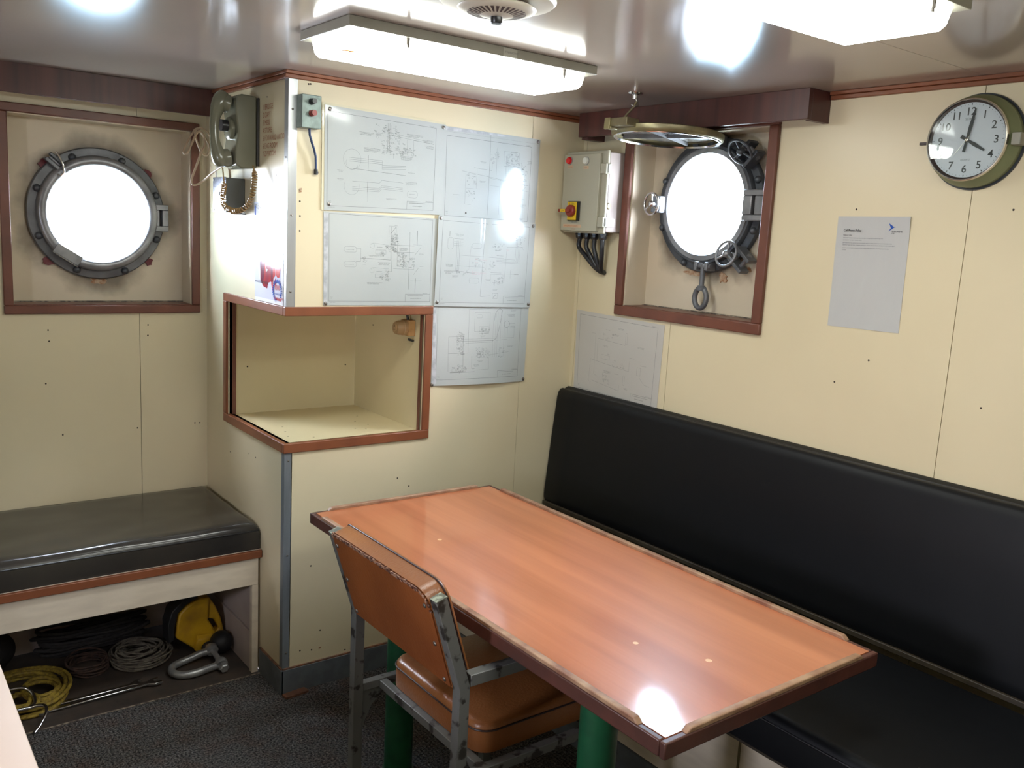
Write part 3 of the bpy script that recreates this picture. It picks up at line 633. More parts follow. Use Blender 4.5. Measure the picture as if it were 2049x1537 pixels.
MB().box(W - 0.0835, W - 0.0003, -1.005, -0.1105, H - 0.015, H - 0.0003).build('top_board', 'mahog', pr)

# ---------------------------------------------------------------- ceiling lamps and vent
def lamp(x0, y0, label, sticker):
    L_ = 0.698; Wd = 0.245; t = thing('ceiling_lamp', label, 'lamp', (x0 + L_/2, y0 + Wd/2, H), 'fluorescent ceiling lamps')
    MB().box(x0, x0 + L_, y0, y0 + Wd, H - 0.022, H - 0.0003).build('housing', 'lamphousing', t, bevel=0.0015)
    a, b, c, d = x0 + 0.020, x0 + L_ - 0.022, y0 + 0.022, y0 + Wd - 0.020; zt = H - 0.0222; zb = H - 0.058; i = 0.012
    P = [(a, c, zt), (b, c, zt), (b, d, zt), (a, d, zt), (a + i*0.4, c + i*0.4, zb + 0.010), (b - i*0.4, c + i*0.4, zb + 0.010), (b - i*0.4, d - i*0.4, zb + 0.010), (a + i*0.4, d - i*0.4, zb + 0.010), (a + i, c + i, zb), (b - i, c + i, zb), (b - i, d - i, zb), (a + i, d - i, zb)]
    F = [(8, 9, 10, 11)]
    for k in (0, 4):
        for q in range(4): F.append((k + q, k + (q+1) % 4, k + 4 + (q+1) % 4, k + 4 + q))
    dif = MB().add(P, F).build('diffuser', 'diffuser', t)
    for x in (x0 + 0.15, x0 + 0.60):
        for y in (y0 + 0.014,):
            MB().cyl((x, y, H - 0.0221), (x, y, H - 0.036), 0.0045, seg=10).cyl((x, y, H - 0.034), (x, y, H - 0.042), 0.0032, seg=8).build('clip', 'screw', t, smooth=True)
    if sticker:
        MB().obox((x0 + 0.038, y0 + 0.078, H - 0.0584), (0.013, -0.004, 0), (0.001, 0.006, 0), (0, 0, 0.0003)).build('sticker', 'orange', t)
        MB().box(x0 + 0.40, x0 + 0.44, y0 - 0.0008, y0 - 0.0001, H - 0.021, H - 0.002).build('tape', 'tape', t)
        text('Y NARROWST', (x0 + 0.404, y0 - 0.0009, H - 0.014), (1, 0, 0), (0, 0, 1), 0.007, 'greyink', t, 'tape_writing', xs=0.9)
    return t
lamp(-0.200, -0.775, 'fluorescent ceiling lamp nearest the pinned drawings, with an orange sticker', True)
lamp(-0.235, -1.745, 'fluorescent ceiling lamp cut off by the top edge, above the table', False)
lamp(-0.270, -2.715, 'fluorescent ceiling lamp behind the viewpoint', False)

VC = (-0.0625, -1.110)
vt = thing('ceiling_vent', 'round cream ceiling vent with radial slots and a black centre knob', 'vent', (VC[0], VC[1], H))
MB().lathe([(0.112, 0.0002), (0.112, 0.004), (0.107, 0.009), (0.085, 0.011), (0.072, 0.010)], (*VC, H), (0, 0, -1), 64).build('outer_ring', 'vent', vt, smooth=True, ang=30)
MB().lathe([(0.060, 0.009), (0.060, 0.020)], (*VC, H), (0, 0, -1), 40).build('neck', 'slot', vt, smooth=True, ang=30)
cone = MB().lathe([(0.073, 0.016), (0.075, 0.0185), (0.073, 0.0215), (0.060, 0.025), (0.028, 0.031), (0.018, 0.033)], (*VC, H), (0, 0, -1), 64).build('slotted_cone', 'vent', vt, smooth=True, ang=50)
for i in range(32):
    q = 2*PI*i/32; d = V(math.cos(q), math.sin(q), 0); t = V(-d.y, d.x, 0); z = lambda r: H - (0.025 + (0.060 - r)/0.032*0.006) - 0.0004
    a, b = 0.032, 0.056
    MB().add([V(*VC, z(a)) + d*a + t*0.0014, V(*VC, z(a)) + d*a - t*0.0014, V(*VC, z(b)) + d*b - t*0.0030, V(*VC, z(b)) + d*b + t*0.0030], [(0, 1, 2, 3)]).build('slot', 'slot', cone)
MB().lathe([(0.0115, 0.031), (0.0115, 0.043), (0.010, 0.045)], (*VC, H), (0, 0, -1), 24).build('knob', 'btnblack', vt, smooth=True, ang=40)

# ================================================================ furniture
# ---- table
tx0, tx1, ty0, ty1, tz = -0.0285, 0.6135, -1.6467, -0.2495, 0.6899
tb = thing('mess_table', 'long cherry-topped mess table with raised worn wooden edges and green pipe legs', 'table', ((tx0+tx1)/2, (ty0+ty1)/2, 0))
MB().box(tx0 + 0.014, tx1 - 0.014, ty0 + 0.014, ty1 - 0.014, tz - 0.018, tz).build('tabletop', 'tabletop', tb)
MB().box(tx0 + 0.03, tx1 - 0.03, ty0 + 0.03, ty1 - 0.03, tz - 0.032, tz - 0.0185).build('subtop', 'tableedge', tb)
def rail(pa, pb, inward):
    # edge band with a raised fiddle that stops short of the corners; pa, pb = outer corners
    pa, pb, n = V(pa), V(pb), V(inward); d = (pb - pa).normalized(); Ln = (pb - pa).length; w = 0.0138; g = 0.052
    c = (pa + pb)/2 + n*(w/2)
    e_ = MB().obox(c + V(0, 0, -0.0165), d*(Ln/2), n*(w/2), (0, 0, 0.0158)).build('edge_band', 'tableedge', tb, bevel=0.003, bseg=2)
    prof = []
    a0, a1 = g, Ln - g
    poly = [pa + d*a0 + V(0, 0, -0.0008), pa + d*(a0 + 0.012) + V(0, 0, 0.009), pa + d*(a1 - 0.012) + V(0, 0, 0.009), pa + d*a1 + V(0, 0, -0.0008)]
    MB().prism([p + n*0.0006 for p in poly], n*(w + 0.001)).build('fiddle_rail', 'fiddle', tb, bevel=0.002, bseg=2)
rail((tx0, ty1, tz), (tx1, ty1, tz), (0, -1, 0)); rail((tx0, ty0, tz), (tx1, ty0, tz), (0, 1, 0))
rail((tx0, ty0 + 0.0142, tz), (tx0, ty1 - 0.0142, tz), (1, 0, 0)); rail((tx1, ty0 + 0.0142, tz), (tx1, ty1 - 0.0142, tz), (-1, 0, 0))
for (x, y) in ((0.112, -0.555), (0.112, -1.345)):
    lg = MB().lathe([(0.040, 0.006), (0.040, tz - 0.040)], (x, y, 0), (0, 0, 1), 32).build('leg', 'green', tb, smooth=True, ang=30)
    MB().lathe([(0.044, 0.0002), (0.044, 0.006)], (x, y, 0), (0, 0, 1), 32).build('foot_plate', 'green', lg, smooth=True, ang=30)
    MB().lathe([(0.07, tz - 0.040), (0.07, tz - 0.0325)], (x, y, 0), (0, 0, 1), 32).build('top_plate', 'green', lg, smooth=True, ang=30)
MB().box(0.095, 0.13, -1.30, -0.60, tz - 0.062, tz - 0.0325).build('stretcher', 'green', tb)
for (x, y, r) in ((0.196, -1.35, 0.006), (0.269, -1.483, 0.007), (0.177, -0.624, 0.006)):
    MB().lathe([(r, 0), (r, 0.0003)], (x, y, tz), (0, 0, 1), 16).build('heat_mark', mat('pale_mark', (0.70, 0.42, 0.22), 0.3), tb)

# ---- chair
ch = thing('armchair', 'tan vinyl chair with chipped grey square-tube frame pulled up to the table', 'chair', (0.12, -0.93, 0))
hw = 0.013
def sq(path, parent, name, m='chairmetal', w=hw, side=V(0, 1, 0)):
    # square tube along a path in an XZ plane (side = constant width axis)
    P = [V(p) for p in path]; vs = []; fs = []; n = len(P)
    for i in range(n):
        a = P[max(i-1, 0)]; b = P[min(i+1, n-1)]
        t1 = (P[i] - a).normalized() if i > 0 else (b - P[i]).normalized(); t2 = (b - P[i]).normalized() if i < n-1 else t1
        t = (t1 + t2).normalized(); nn = side.cross(t).normalized(); k = w / max(0.3, t.dot(t1))
        vs += [P[i] + nn*k + side*w, P[i] - nn*k + side*w, P[i] - nn*k - side*w, P[i] + nn*k - side*w]
    for i in range(n - 1):
        for q in range(4): fs.append((i*4 + q, i*4 + (q+1) % 4, (i+1)*4 + (q+1) % 4, (i+1)*4 + q))
    fs += [(0, 1, 2, 3), tuple((n-1)*4 + q for q in (3, 2, 1, 0))]
    return MB().add(vs, fs).build(name, m, parent, bevel=0.0015)
yN, yF = -1.152, -0.694
for y in (yN, yF):
    up_ = sq([(-0.099, y, 0.0005), (-0.100, y, 0.585), (-0.108, y, 0.61), (-0.166, y, 0.792)], ch, 'rear_leg')
    MB().obox((-0.1655, y, 0.7925), (0.0128, 0, 0.0041), (0, 0.013, 0), (-0.0003, 0, 0.0009)).build('end_cap', mat('pale_green_cap', (0.33, 0.36, 0.27), 0.4, 0.3, col2=(0.12, 0.12, 0.09), nscale=70, ramp=(0.45, 0.55)), up_)
    s_ = 1 if y == yF else -1
    ar = sq([(-0.086, y, 0.598), (0.30, y, 0.598)], ch, 'arm')
    sq([(0.313, y, 0.611), (0.313, y, 0.0005)], ch, 'front_leg')
    sq([(-0.086, y, 0.372), (0.30, y, 0.372)], ch, 'side_rail', w=0.0105)
    MB().prism([V(-0.086, y - 0.002, 0.361), V(0.02, y - 0.002, 0.361), V(-0.02, y - 0.002, 0.345), V(-0.055, y - 0.002, 0.315), V(-0.075, y - 0.002, 0.275), V(-0.086, y - 0.002, 0.235)], (0, 0.004, 0)).build('gusset', 'chairmetal', ch)
sq([(-0.030, yF - 0.012, 0.370), (-0.030, yN + 0.012, 0.370)], ch, 'rear_rail', side=V(0, 0, 1), w=0.0105)
sq([(0.295, yF - 0.012, 0.370), (0.295, yN + 0.012, 0.370)], ch, 'front_rail', side=V(0, 0, 1), w=0.0105)
# seat: rounded slab with piping
def rrect(x0, x1_, y0, y1_, r, n=6):
    P = []
    for (cx, cy, a0) in ((x1_ - r, y1_ - r, 0), (x0 + r, y1_ - r, 90), (x0 + r, y0 + r, 180), (x1_ - r, y0 + r, 270)):
        for k in range(n + 1): q = math.radians(a0 + 90*k/n); P.append((cx + r*math.cos(q), cy + r*math.sin(q)))
    return P
def cushion(name, m, parent, x0, x1_, y0, y1_, z0_, z1_, r, puff, edge, pipe=None):
    # padded slab: side wall, rolled edge, slightly crowned top
    vs = []; fs = []; rings = [(0, z0_), (0, z1_ - edge)] + [(edge*(1 - math.cos(a)), z1_ - edge + edge*math.sin(a)) for a in (PI/8, PI/4, 3*PI/8, PI/2)]
    mx = min(x1_ - x0, y1_ - y0)/2
    for k in (0.25, 0.5, 0.75): rings.append((edge + (mx - edge)*k*0.9, z1_ + puff*math.sin(k*PI/2)))
    n = None
    for ins, z in rings:
        P = rrect(x0 + ins, x1_ - ins, y0 + ins, y1_ - ins, max(0.004, r - ins*0.6)); n = len(P); vs += [V(p[0], p[1], z) for p in P]
    for k in range(len(rings) - 1):
        for i in range(n): j = (i+1) % n; fs.append((k*n + i, k*n + j, (k+1)*n + j, (k+1)*n + i))
    fs.append(tuple(range(n))[::-1]); fs.append(tuple((len(rings)-1)*n + i for i in range(n)))
    ob = MB().add(vs, fs).build(name, m, parent, smooth=True, ang=50)
    if pipe: MB().tube([(p[0], p[1], z1_ - edge) for p in rrect(x0 - 0.001, x1_ + 0.001, y0 - 0.001, y1_ + 0.001, r)], 0.0022, 8, True).build('piping', pipe, ob, smooth=True)
    return ob
seat = cushion('seat', 'vinyl', ch, -0.022, 0.36, -1.120, -0.722, 0.3815, 0.452, 0.045, 0.012, 0.018, 'brownring')
# back pad, tilted plane
bd = V(-0.058, 0, 0.182).normalized(); bn = V(bd.z, 0, -bd.x)      # up the back, and forward
b0 = V(-0.111, 0, 0.577)
def backshape(off, ins):
    P = []; y0, y1_ = yN + 0.0135 + ins, yF - 0.0135 - ins; h0, h1 = 0.0 + ins, 0.234 - ins
    for (cy, chh, a0, r) in ((y1_, h1, 0, 0.020), (y0, h1, 90, 0.042), (y0, h0, 180, 0.006), (y1_, h0, 270, 0.006)):
        sy = -1 if a0 in (0, 270) else 1; sh = -1 if a0 in (0, 90) else 1
        cc = (cy + sy*r, chh + sh*r)
        for k in range(7): q = math.radians(a0 + 90*k/6); P.append(b0 + bd*(cc[1] + r*math.sin(q)) + bn*off + V(0, cc[0] + r*math.cos(q), 0))
    return P
lay = [(0.0, 0.0), (0.040, 0.0), (0.048, 0.004), (0.052, 0.014), (0.055, 0.05)]
vs = []; fs = []; n = 28
for o_, i_ in lay: vs += backshape(o_, i_)
for k in range(len(lay) - 1):
    for i in range(n): fs.append((k*n + i, k*n + (i+1) % n, (k+1)*n + (i+1) % n, (k+1)*n + i))
fs += [tuple(range(n)), tuple((len(lay)-1)*n + i for i in range(n))]
bk = MB().add(vs, fs).build('backrest', 'vinyl', ch, smooth=True, ang=45)
MB().prism(backshape(-0.0032, 0.003), bn*0.003).build('back_cover', 'vinylback', bk)
MB().tube(backshape(0.040, -0.0005), 0.0018, 8, True).build('piping', 'brownring', bk, smooth=True)
# frayed seam along the top of the back cover
P = backshape(-0.003, 0.002)[1:14]
fr = MB()
rnd = random.Random(3)
for a, b in zip(P, P[1:]):
    N_ = max(1, int((b - a).length/0.006))
    for k in range(N_):
        p = a.lerp(b, (k + 0.5)/N_); fr.obox(p - bd*0.004*rnd.random() - bn*0.001, V(0, 0.0034, 0), bd*(0.002 + 0.0035*rnd.random()), bn*0.0012)
fr.build('frayed_seam', 'worn', bk, kind='stuff')
sp = []
for y in (yN + 0.036, yF - 0.030):
    for h in (0.015, 0.105, 0.198): sp.append(b0 + bd*h + V(0, y, 0) - bn*0.0035)
for p in sp: MB().lathe([(0.0055, 0), (0.005, 0.0015), (0.003, 0.0028)], p, -bn, 14).build('screw', 'screw', bk, smooth=True)

# ---- left locker bench
yb = 0.187
lbn = thing('locker_bench', 'open-fronted cream plywood locker bench under the left porthole', 'bench', (-1.0, 0.45, 0))
MB().box(XL + 0.001, -0.0015, 0.172, 0.186, 0.409, 0.4345).build('front_lip', 'trimwood', lbn, bevel=0.002)
MB().box(XL + 0.001, -0.009, yb, yb + 0.018, 0.312, 0.4085).build('front_board', 'under', lbn, bevel=0.001)
MB().box(XL + 0.001, -0.001, 0.1865, D1 - 0.001, 0.4095, 0.4345).build('seat_board', 'under', lbn)
MB().box(-0.030, -0.009, yb, yb + 0.02, -0.0018, 0.3115).build('end_post', 'under', lbn)
MB().box(-0.018, -0.0015, yb + 0.0205, D1 - 0.001, -0.0018, 0.409).build('end_panel', 'innerboard', lbn)
MB().box(-0.026, -0.0185, yb + 0.0205, D1 - 0.001, -0.0018, 0.133).build('lower_panel', 'innerboard', lbn)
MB().box(XL + 0.001, -0.0265, D1 - 0.012, D1 - 0.001, -0.0018, 0.409).build('back_panel', 'innerboard', lbn)

def grid_cushion(name, m, label, x0, x1_, y0, y1_, z0_, z1_, e_=0.02, nx=60, ny=16, wr_=0.0):
    rr = random.Random(5); mb = MB(); vs = []; fs = []
    def hgt(x, y): return z1_ + wr_*(math.sin(x*17 + 3*math.sin(y*9)) * math.exp(-((y - y0 - 0.09)/0.09)**2))
    xs2 = [x0] + [x0 + e_*(1 - math.cos(a)) for a in (0.5, 1.0, 1.5)] + [x0 + e_ + (x1_ - x0 - 2*e_)*i/nx for i in range(1, nx)] + [x1_ - e_*(1 - math.cos(a)) for a in (1.5, 1.0, 0.5)] + [x1_]
    ys2 = [y0] + [y0 + e_*(1 - math.cos(a)) for a in (0.5, 1.0, 1.5)] + [y0 + e_ + (y1_ - y0 - 2*e_)*i/ny for i in range(1, ny)] + [y1_ - e_*(1 - math.cos(a)) for a in (1.5, 1.0, 0.5)] + [y1_]
    def drop(t, a, b):
        d = min(t - a, b - t)
        return e_ - math.sqrt(max(0, e_*e_ - (e_ - d)**2)) if d < e_ else 0
    nX, nY = len(xs2), len(ys2)
    for x in xs2:
        for y in ys2: vs.append(V(x, y, hgt(x, y) - min(e_, math.hypot(drop(x, x0, x1_), drop(y, y0, y1_)))))
    for i in range(nX - 1):
        for j in range(nY - 1): fs.append((i*nY + j, (i+1)*nY + j, (i+1)*nY + j + 1, i*nY + j + 1))
    per = [(i, 0) for i in range(nX)] + [(nX-1, j) for j in range(1, nY)] + [(i, nY-1) for i in range(nX-2, -1, -1)] + [(0, j) for j in range(nY-2, 0, -1)]
    base = len(vs)
    for i, j in per: vs.append(V(xs2[i], ys2[j], z0_))
    n = len(per)
    for k in range(n):
        a, b = per[k], per[(k+1) % n]; fs.append((a[0]*nY + a[1], base + k, base + (k+1) % n, b[0]*nY + b[1]))
    fs.append(tuple(base + k for k in range(n)))
    return mb.add(vs, fs)
lc = thing('bench_cushion', 'glossy black vinyl seat cushion on the left locker bench', 'cushion', (-1.0, 0.45, 0.435))
grid_cushion('c', 'blackgloss', '', XL + 0.002, -0.004, 0.188, D1 - 0.002, 0.4352, 0.523, 0.030, 90, 18, 0.0022).build('cushion_body', 'blackgloss', lc, smooth=True, ang=60)
MB().tube([(XL + 0.01, 0.1875, 0.500), (-1.2, 0.1872, 0.501), (-0.008, 0.1875, 0.500), (-0.0035, 0.20, 0.500)], 0.0022, 8).build('piping', 'blackseam', lc, smooth=True)

# ---- right bench
rb = thing('wall_bench', 'long built-in bench base with pale front under the right wall', 'bench', (0.85, -1.8, 0))
MB().box(0.62, 0.638, YB + 0.001, -0.0095, 0.108, 0.378).build('front_panel', 'under', rb)
MB().box(0.612, 0.6195, YB + 0.001, -0.0095, 0.0005, 0.107).build('kick_board', 'base', rb)
MB().box(0.53, W - 0.001, YB + 0.001, -0.0095, 0.3785, 0.397).build('seat_board', 'brownstrip', rb)
MB().box(0.617, 0.6198, -1.328, -1.322, 0.108, 0.378).build('joint_strip', 'groove', rb)
MB().box(W - 0.108, W - 0.001, YB + 0.002, -0.012, 0.4975, 0.5125).build('batten', 'brownstrip', rb, bevel=0.002)
rc_ = thing('bench_cushion', 'matt black vinyl seat cushion on the right bench beside the table', 'cushion', (0.78, -1.8, 0.398))
grid_cushion('c', 'black', '', 0.512, W - 0.112, YB + 0.003, -0.014, 0.3975, 0.494, 0.022, 90, 14, 0.0).build('cushion_body', 'black', rc_, smooth=True, ang=60)
MB().tube([(0.5115, YB + 0.02, 0.474), (0.5112, -1.9, 0.475), (0.5115, -0.03, 0.474)], 0.0024, 8).build('piping', 'blackseam', rc_, smooth=True)
# backrest pad, leaning
bp = thing('backrest_pad', 'long black vinyl backrest pad leaning against the right wall', 'backrest', (W - 0.05, -1.8, 0.513))
prof = [(W - 0.100, 0.5135), (W - 0.105, 0.525), (W - 0.105, 0.545), (W - 0.098, 0.62), (W - 0.082, 0.78), (W - 0.066, 0.915), (W - 0.060, 0.934), (W - 0.050, 0.944), (W - 0.038, 0.946), (W - 0.030, 0.943), (W - 0.022, 0.946), (W - 0.008, 0.951), (W - 0.002, 0.950), (W - 0.002, 0.5135)]
def ring_(y, k=1.0, zc_=0.73): return [V(W - 0.002 + (x - W + 0.002)*k, y, zc_ + (z - zc_)*(0.97 + 0.03*k)) for x, z in prof]
ys3 = [(-0.004, 0.80), (-0.008, 0.93), (-0.018, 1.0)] + [(-0.018 - (abs(YB) - 0.03)*i/40, 1.0) for i in range(1, 41)]
vs = []; fs = []; n = len(prof)
for y, k in ys3: vs += ring_(y, k)
for a in range(len(ys3) - 1):
    for i in range(n): fs.append((a*n + i, a*n + (i+1) % n, (a+1)*n + (i+1) % n, (a+1)*n + i))
fs += [tuple(range(n)), tuple((len(ys3)-1)*n + i for i in range(n))]
MB().add(vs, fs).build('pad', 'black', bp, smooth=True, ang=50)
MB().tube([(W - 0.0302, -0.02, 0.9445), (W - 0.0302, -1.9, 0.9445), (W - 0.0302, YB + 0.03, 0.9445)], 0.0026, 8).build('piping', 'blackseam', bp, smooth=True)

# ---- near left counter
ct = thing('side_counter', 'pinkish cream countertop corner in the near left foreground', 'counter', (-1.3, -1.6, 0))
MB().box(-1.75, -0.90, -2.35, -0.72, 0.728, 0.750).build('countertop', 'counter', ct, bevel=0.0015)
MB().box(-1.73, -0.94, -2.33, -0.74, 0.001, 0.7275).build('cabinet_body', 'under', ct)

# ================================================================ things on the walls
# ---- sheets of paper
def sheet(name, label, cat, tl, tr_, br, bl, m, disp=None, nu=24, nv=16, group=None, off=0.0016, nrm=V(0, -1, 0)):
    tl, tr_, br, bl = map(V, (tl, tr_, br, bl)); c = (tl + tr_ + br + bl)/4 + nrm*off
    root = thing(name, label, cat, c, group)
    disp = disp or (lambda u, v: 0)
    def P(u, v, h=0.0): return (tl*(1-u) + tr_*u)*(1-v) + (bl*(1-u) + br*u)*v + nrm*(off + disp(u, v) + h)
    vs = [P(i/nu, j/nv) for i in range(nu+1) for j in range(nv+1)]
    fs = [(i*(nv+1) + j, (i+1)*(nv+1) + j, (i+1)*(nv+1) + j + 1, i*(nv+1) + j + 1) for i in range(nu) for j in range(nv)]
    k = len(vs); vs2 = [p - nrm*0.0004 for p in vs]; fs2 = [tuple(k + q for q in f[::-1]) for f in fs]
    per = [(i, 0) for i in range(nu)] + [(nu, j) for j in range(nv)] + [(i, nv) for i in range(nu, 0, -1)] + [(0, j) for j in range(nv, 0, -1)]
    ids = [i*(nv+1) + j for i, j in per]; sd = [(ids[q], ids[(q+1) % len(ids)], k + ids[(q+1) % len(ids)], k + ids[q]) for q in range(len(ids))]
    MB().add(vs + vs2, fs + fs2 + sd).build('sheet', m, root, smooth=True, ang=60)
    return root, P
class Ink:
    # flat print laid on a sheet; coordinates are fractions of the sheet
    def __init__(s, P, w, h, seed=0): s.P = P; s.w = w; s.h = h; s.mb = MB(); s.r = random.Random(seed)
    def line(s, pts, t=0.0006, n=None):
        for (a, b), (c, d) in zip(pts, pts[1:]):
            L_ = math.hypot((c-a)*s.w, (d-b)*s.h)
            if L_ < 1e-6: continue
            k = max(1, int(L_/0.02)); nx, ny = -(d-b)*s.h/L_, (c-a)*s.w/L_; du, dv = nx*t/2/s.w, ny*t/2/s.h
            for i in range(k):
                u0, v0, u1, v1 = a + (c-a)*i/k, b + (d-b)*i/k, a + (c-a)*(i+1)/k, b + (d-b)*(i+1)/k
                s.mb.quad(s.P(u0+du, v0+dv, 0.0003), s.P(u0-du, v0-dv, 0.0003), s.P(u1-du, v1-dv, 0.0003), s.P(u1+du, v1+dv, 0.0003))
    def rect(s, a, b, c, d, t=0.0006): s.line([(a, b), (c, b), (c, d), (a, d), (a, b)], t)
    def circ(s, cu, cv, r, t=0.0005, a0=0, a1=360, n=24):
        s.line([(cu + r/s.w*math.cos(math.radians(a0 + (a1-a0)*i/n)), cv + r/s.h*math.sin(math.radians(a0 + (a1-a0)*i/n))) for i in range(n+1)], t)
    def cap(s, a, b, c, d):
        r = min((c-a)*s.w, (d-b)*s.h)*0.4; ru, rv = r/s.w, r/s.h; P = []
        for (x, y, q) in ((c-ru, b+rv, -90), (c-ru, d-rv, 0), (a+ru, d-rv, 90), (a+ru, b+rv, 180)):
            for k in range(5): w = math.radians(q + 90*k/4); P.append((x + ru*math.cos(w), y + rv*math.sin(w)))
        s.line(P + [P[0]], 0.0005)
    def words(s, u, v, w, rows=1, th=0.0016, gap=0.0034):
        for k in range(rows):
            x = u + (s.r.random()*0.01 if k else 0); end = u + w*(1 if k < rows-1 else 0.75 + 0.25*s.r.random()); y = v + k*gap/s.h
            while x < end:
                L_ = (0.002 + 0.005*s.r.random())/s.w; e_ = min(end, x + L_)
                q = x
                while q < e_:
                    hgt = th*(0.6 + 0.4*s.r.random())/s.h; s.mb.quad(s.P(q, y, 0.0003), s.P(q + 0.0007/s.w, y, 0.0003), s.P(q + 0.0007/s.w, y + hgt, 0.0003), s.P(q, y + hgt, 0.0003)); q += 0.0013/s.w
                x = e_ + 0.0012/s.w
    def parts(s, a, b, c, d, n):
        # cluster of valves, pipes and fittings
        for _ in range(n):
            u, v = a + (c-a)*s.r.random(), b + (d-b)*s.r.random(); k = s.r.random(); x, y = 0.004/s.w, 0.004/s.h
            if k < 0.25: s.rect(u, v, u + x*(1 + s.r.random()), v + y, 0.0004)
            elif k < 0.45: s.circ(u, v, 0.0022 + 0.002*s.r.random(), 0.0004, n=10)
            elif k < 0.65: s.line([(u, v), (u + x, v + y), (u + x, v), (u, v + y), (u, v)], 0.0004)
            elif k < 0.85: s.line([(u, v), (u + x*3*s.r.random(), v), (u + x*3*s.r.random(), v + y*3*s.r.random())], 0.0004)
            else: s.words(u, v, 0.02, 1)
    def done(s, parent, m='ink', name='drawing_lines'): return s.mb.build(name, m, parent, kind='stuff')

def border(k, a=0.025, b=0.05, c=0.93, d=0.955, title=True, t=0.0009):
    k.rect(a, b, c, d, t)
    if title:
        x0, x1_, y0, y1_ = c - 0.235, c, d - 0.085, d
        k.line([(x0, y1_), (x0, y0), (x1_, y0)], 0.0008); k.words(x0 + 0.02, y0 + 0.015, 0.18, 1, 0.0024); k.words(x0 + 0.05, y0 + 0.045, 0.11, 1, 0.0028); k.words(c - 0.07, y0 - 0.012, 0.06, 1)
    k.words(a + 0.01, d - 0.05, 0.02, 3, 0.0012, 0.003); k.words(a + 0.01, d + 0.012, 0.055, 1, 0.0014); k.words(c - 0.06, b - 0.014, 0.05, 1, 0.0012)

fade = lambda u, v: 0.0
# A: top left
dA = lambda u, v: 0.0015*math.sin(PI*u)*math.sin(PI*v) + 0.002*math.exp(-((u/0.12)**2 + (v/0.15)**2))
A, PA = sheet('schematic_drawing', 'laminated schematic top left of the pinned drawings, with two long pipe runs', 'drawing', (0.111, 0, 1.863), (0.540, 0, 1.853), (0.538, 0, 1.563), (0.114, 0, 1.554), 'paper', dA, off=0.0045, group='schematics pinned to the walls')
k = Ink(PA, 0.427, 0.30, 1); border(k, 0.022, 0.055, 0.915, 0.955)
for q in (0.47, 0.488, 0.506): k.line([(0.19, q), (0.46, q), (0.46, q + 0.05), (0.66, q + 0.03)], 0.0006)
k.line([(0.22, 0.575), (0.66, 0.60)], 0.0009); k.circ(0.215, 0.485, 0.030); k.circ(0.215, 0.52, 0.020, a0=20, a1=200)
k.line([(0.345, 0.43), (0.345, 0.59)]); k.words(0.10, 0.60, 0.05, 2); k.words(0.68, 0.565, 0.06, 1); k.words(0.66, 0.665, 0.1, 3)
for q in (0.70, 0.755, 0.772, 0.79): k.line([(0.22, q), (0.44, q), (0.46, q - 0.03), (0.64, q - 0.02)], 0.0006)
k.circ(0.215, 0.75, 0.026, a0=-20, a1=200); k.line([(0.345, 0.69), (0.345, 0.80)], 0.0013); k.line([(0.345, 0.80), (0.345, 0.90)], 0.0004); k.words(0.10, 0.685, 0.05, 2); k.words(0.50, 0.85, 0.09, 2)
k.cap(0.68, 0.76, 0.77, 0.83); k.words(0.70, 0.79, 0.05, 1)
for q in (0.50, 0.515): k.line([(q, 0.08), (q, 0.36), (q + 0.03, 0.36)], 0.0006)
k.line([(0.525, 0.10), (0.525, 0.20), (0.90, 0.235)], 0.0005); k.line([(0.60, 0.12), (0.60, 0.185), (0.86, 0.215)], 0.0005)
k.line([(0.665, 0.22), (0.665, 0.34), (0.675, 0.40), (0.72, 0.40), (0.72, 0.22), (0.80, 0.225)], 0.0005)
k.parts(0.38, 0.10, 0.60, 0.24, 50); k.parts(0.45, 0.26, 0.65, 0.40, 60); k.parts(0.62, 0.30, 0.74, 0.38, 20)
k.words(0.27, 0.205, 0.11, 3); k.words(0.31, 0.355, 0.13, 4); k.words(0.61, 0.40, 0.10, 4); k.words(0.80, 0.20, 0.09, 3); k.words(0.66, 0.16, 0.14, 3); k.words(0.82, 0.26, 0.08, 3)
k.done(A)
MB().quad(V(0.103, -0.0035, 1.870), V(0.540, -0.0035, 1.860), V(0.538, -0.0035, 1.563), V(0.106, -0.0035, 1.554)).build('clear_margin', 'lam', A)
# B: top right
dB = lambda u, v: 0.0022*math.sin(PI*u)*math.sin(PI*v*0.9) + 0.0012*math.sin(u*9 + 1)*v
B, PB = sheet('schematic_drawing', 'laminated schematic top right of the pinned drawings, with a smudged grey top margin', 'drawing', (0.528, 0, 1.850), (0.939, 0, 1.847), (0.936, 0, 1.555), (0.530, 0, 1.558), 'paper', dB, off=0.0022, group='schematics pinned to the walls')
k = Ink(PB, 0.40, 0.292, 2); border(k, 0.045, 0.10, 0.91, 0.985, False, 0.001)
k.line([(0.475, 0.03), (0.475, 0.95)], 0.0009); k.line([(0.03, 0.055), (0.97, 0.055)], 0.0003)
k.line([(0.20, 0.47), (0.90, 0.56)], 0.0006); k.line([(0.32, 0.42), (0.50, 0.43), (0.50, 0.34)], 0.0006); k.line([(0.24, 0.47), (0.24, 0.84), (0.30, 0.84)], 0.0005); k.line([(0.35, 0.44), (0.35, 0.66), (0.25, 0.66)], 0.0005)
k.line([(0.545, 0.16), (0.545, 0.52)]); k.line([(0.645, 0.25), (0.645, 0.54)]); k.rect(0.62, 0.19, 0.78, 0.36, 0.0005); k.line([(0.81, 0.28), (0.81, 0.52)], 0.0005)
k.line([(0.48, 0.52), (0.90, 0.56)], 0.0004); k.line([(0.59, 0.52), (0.59, 0.93)], 0.0005); k.line([(0.48, 0.60), (0.90, 0.63)], 0.0004)
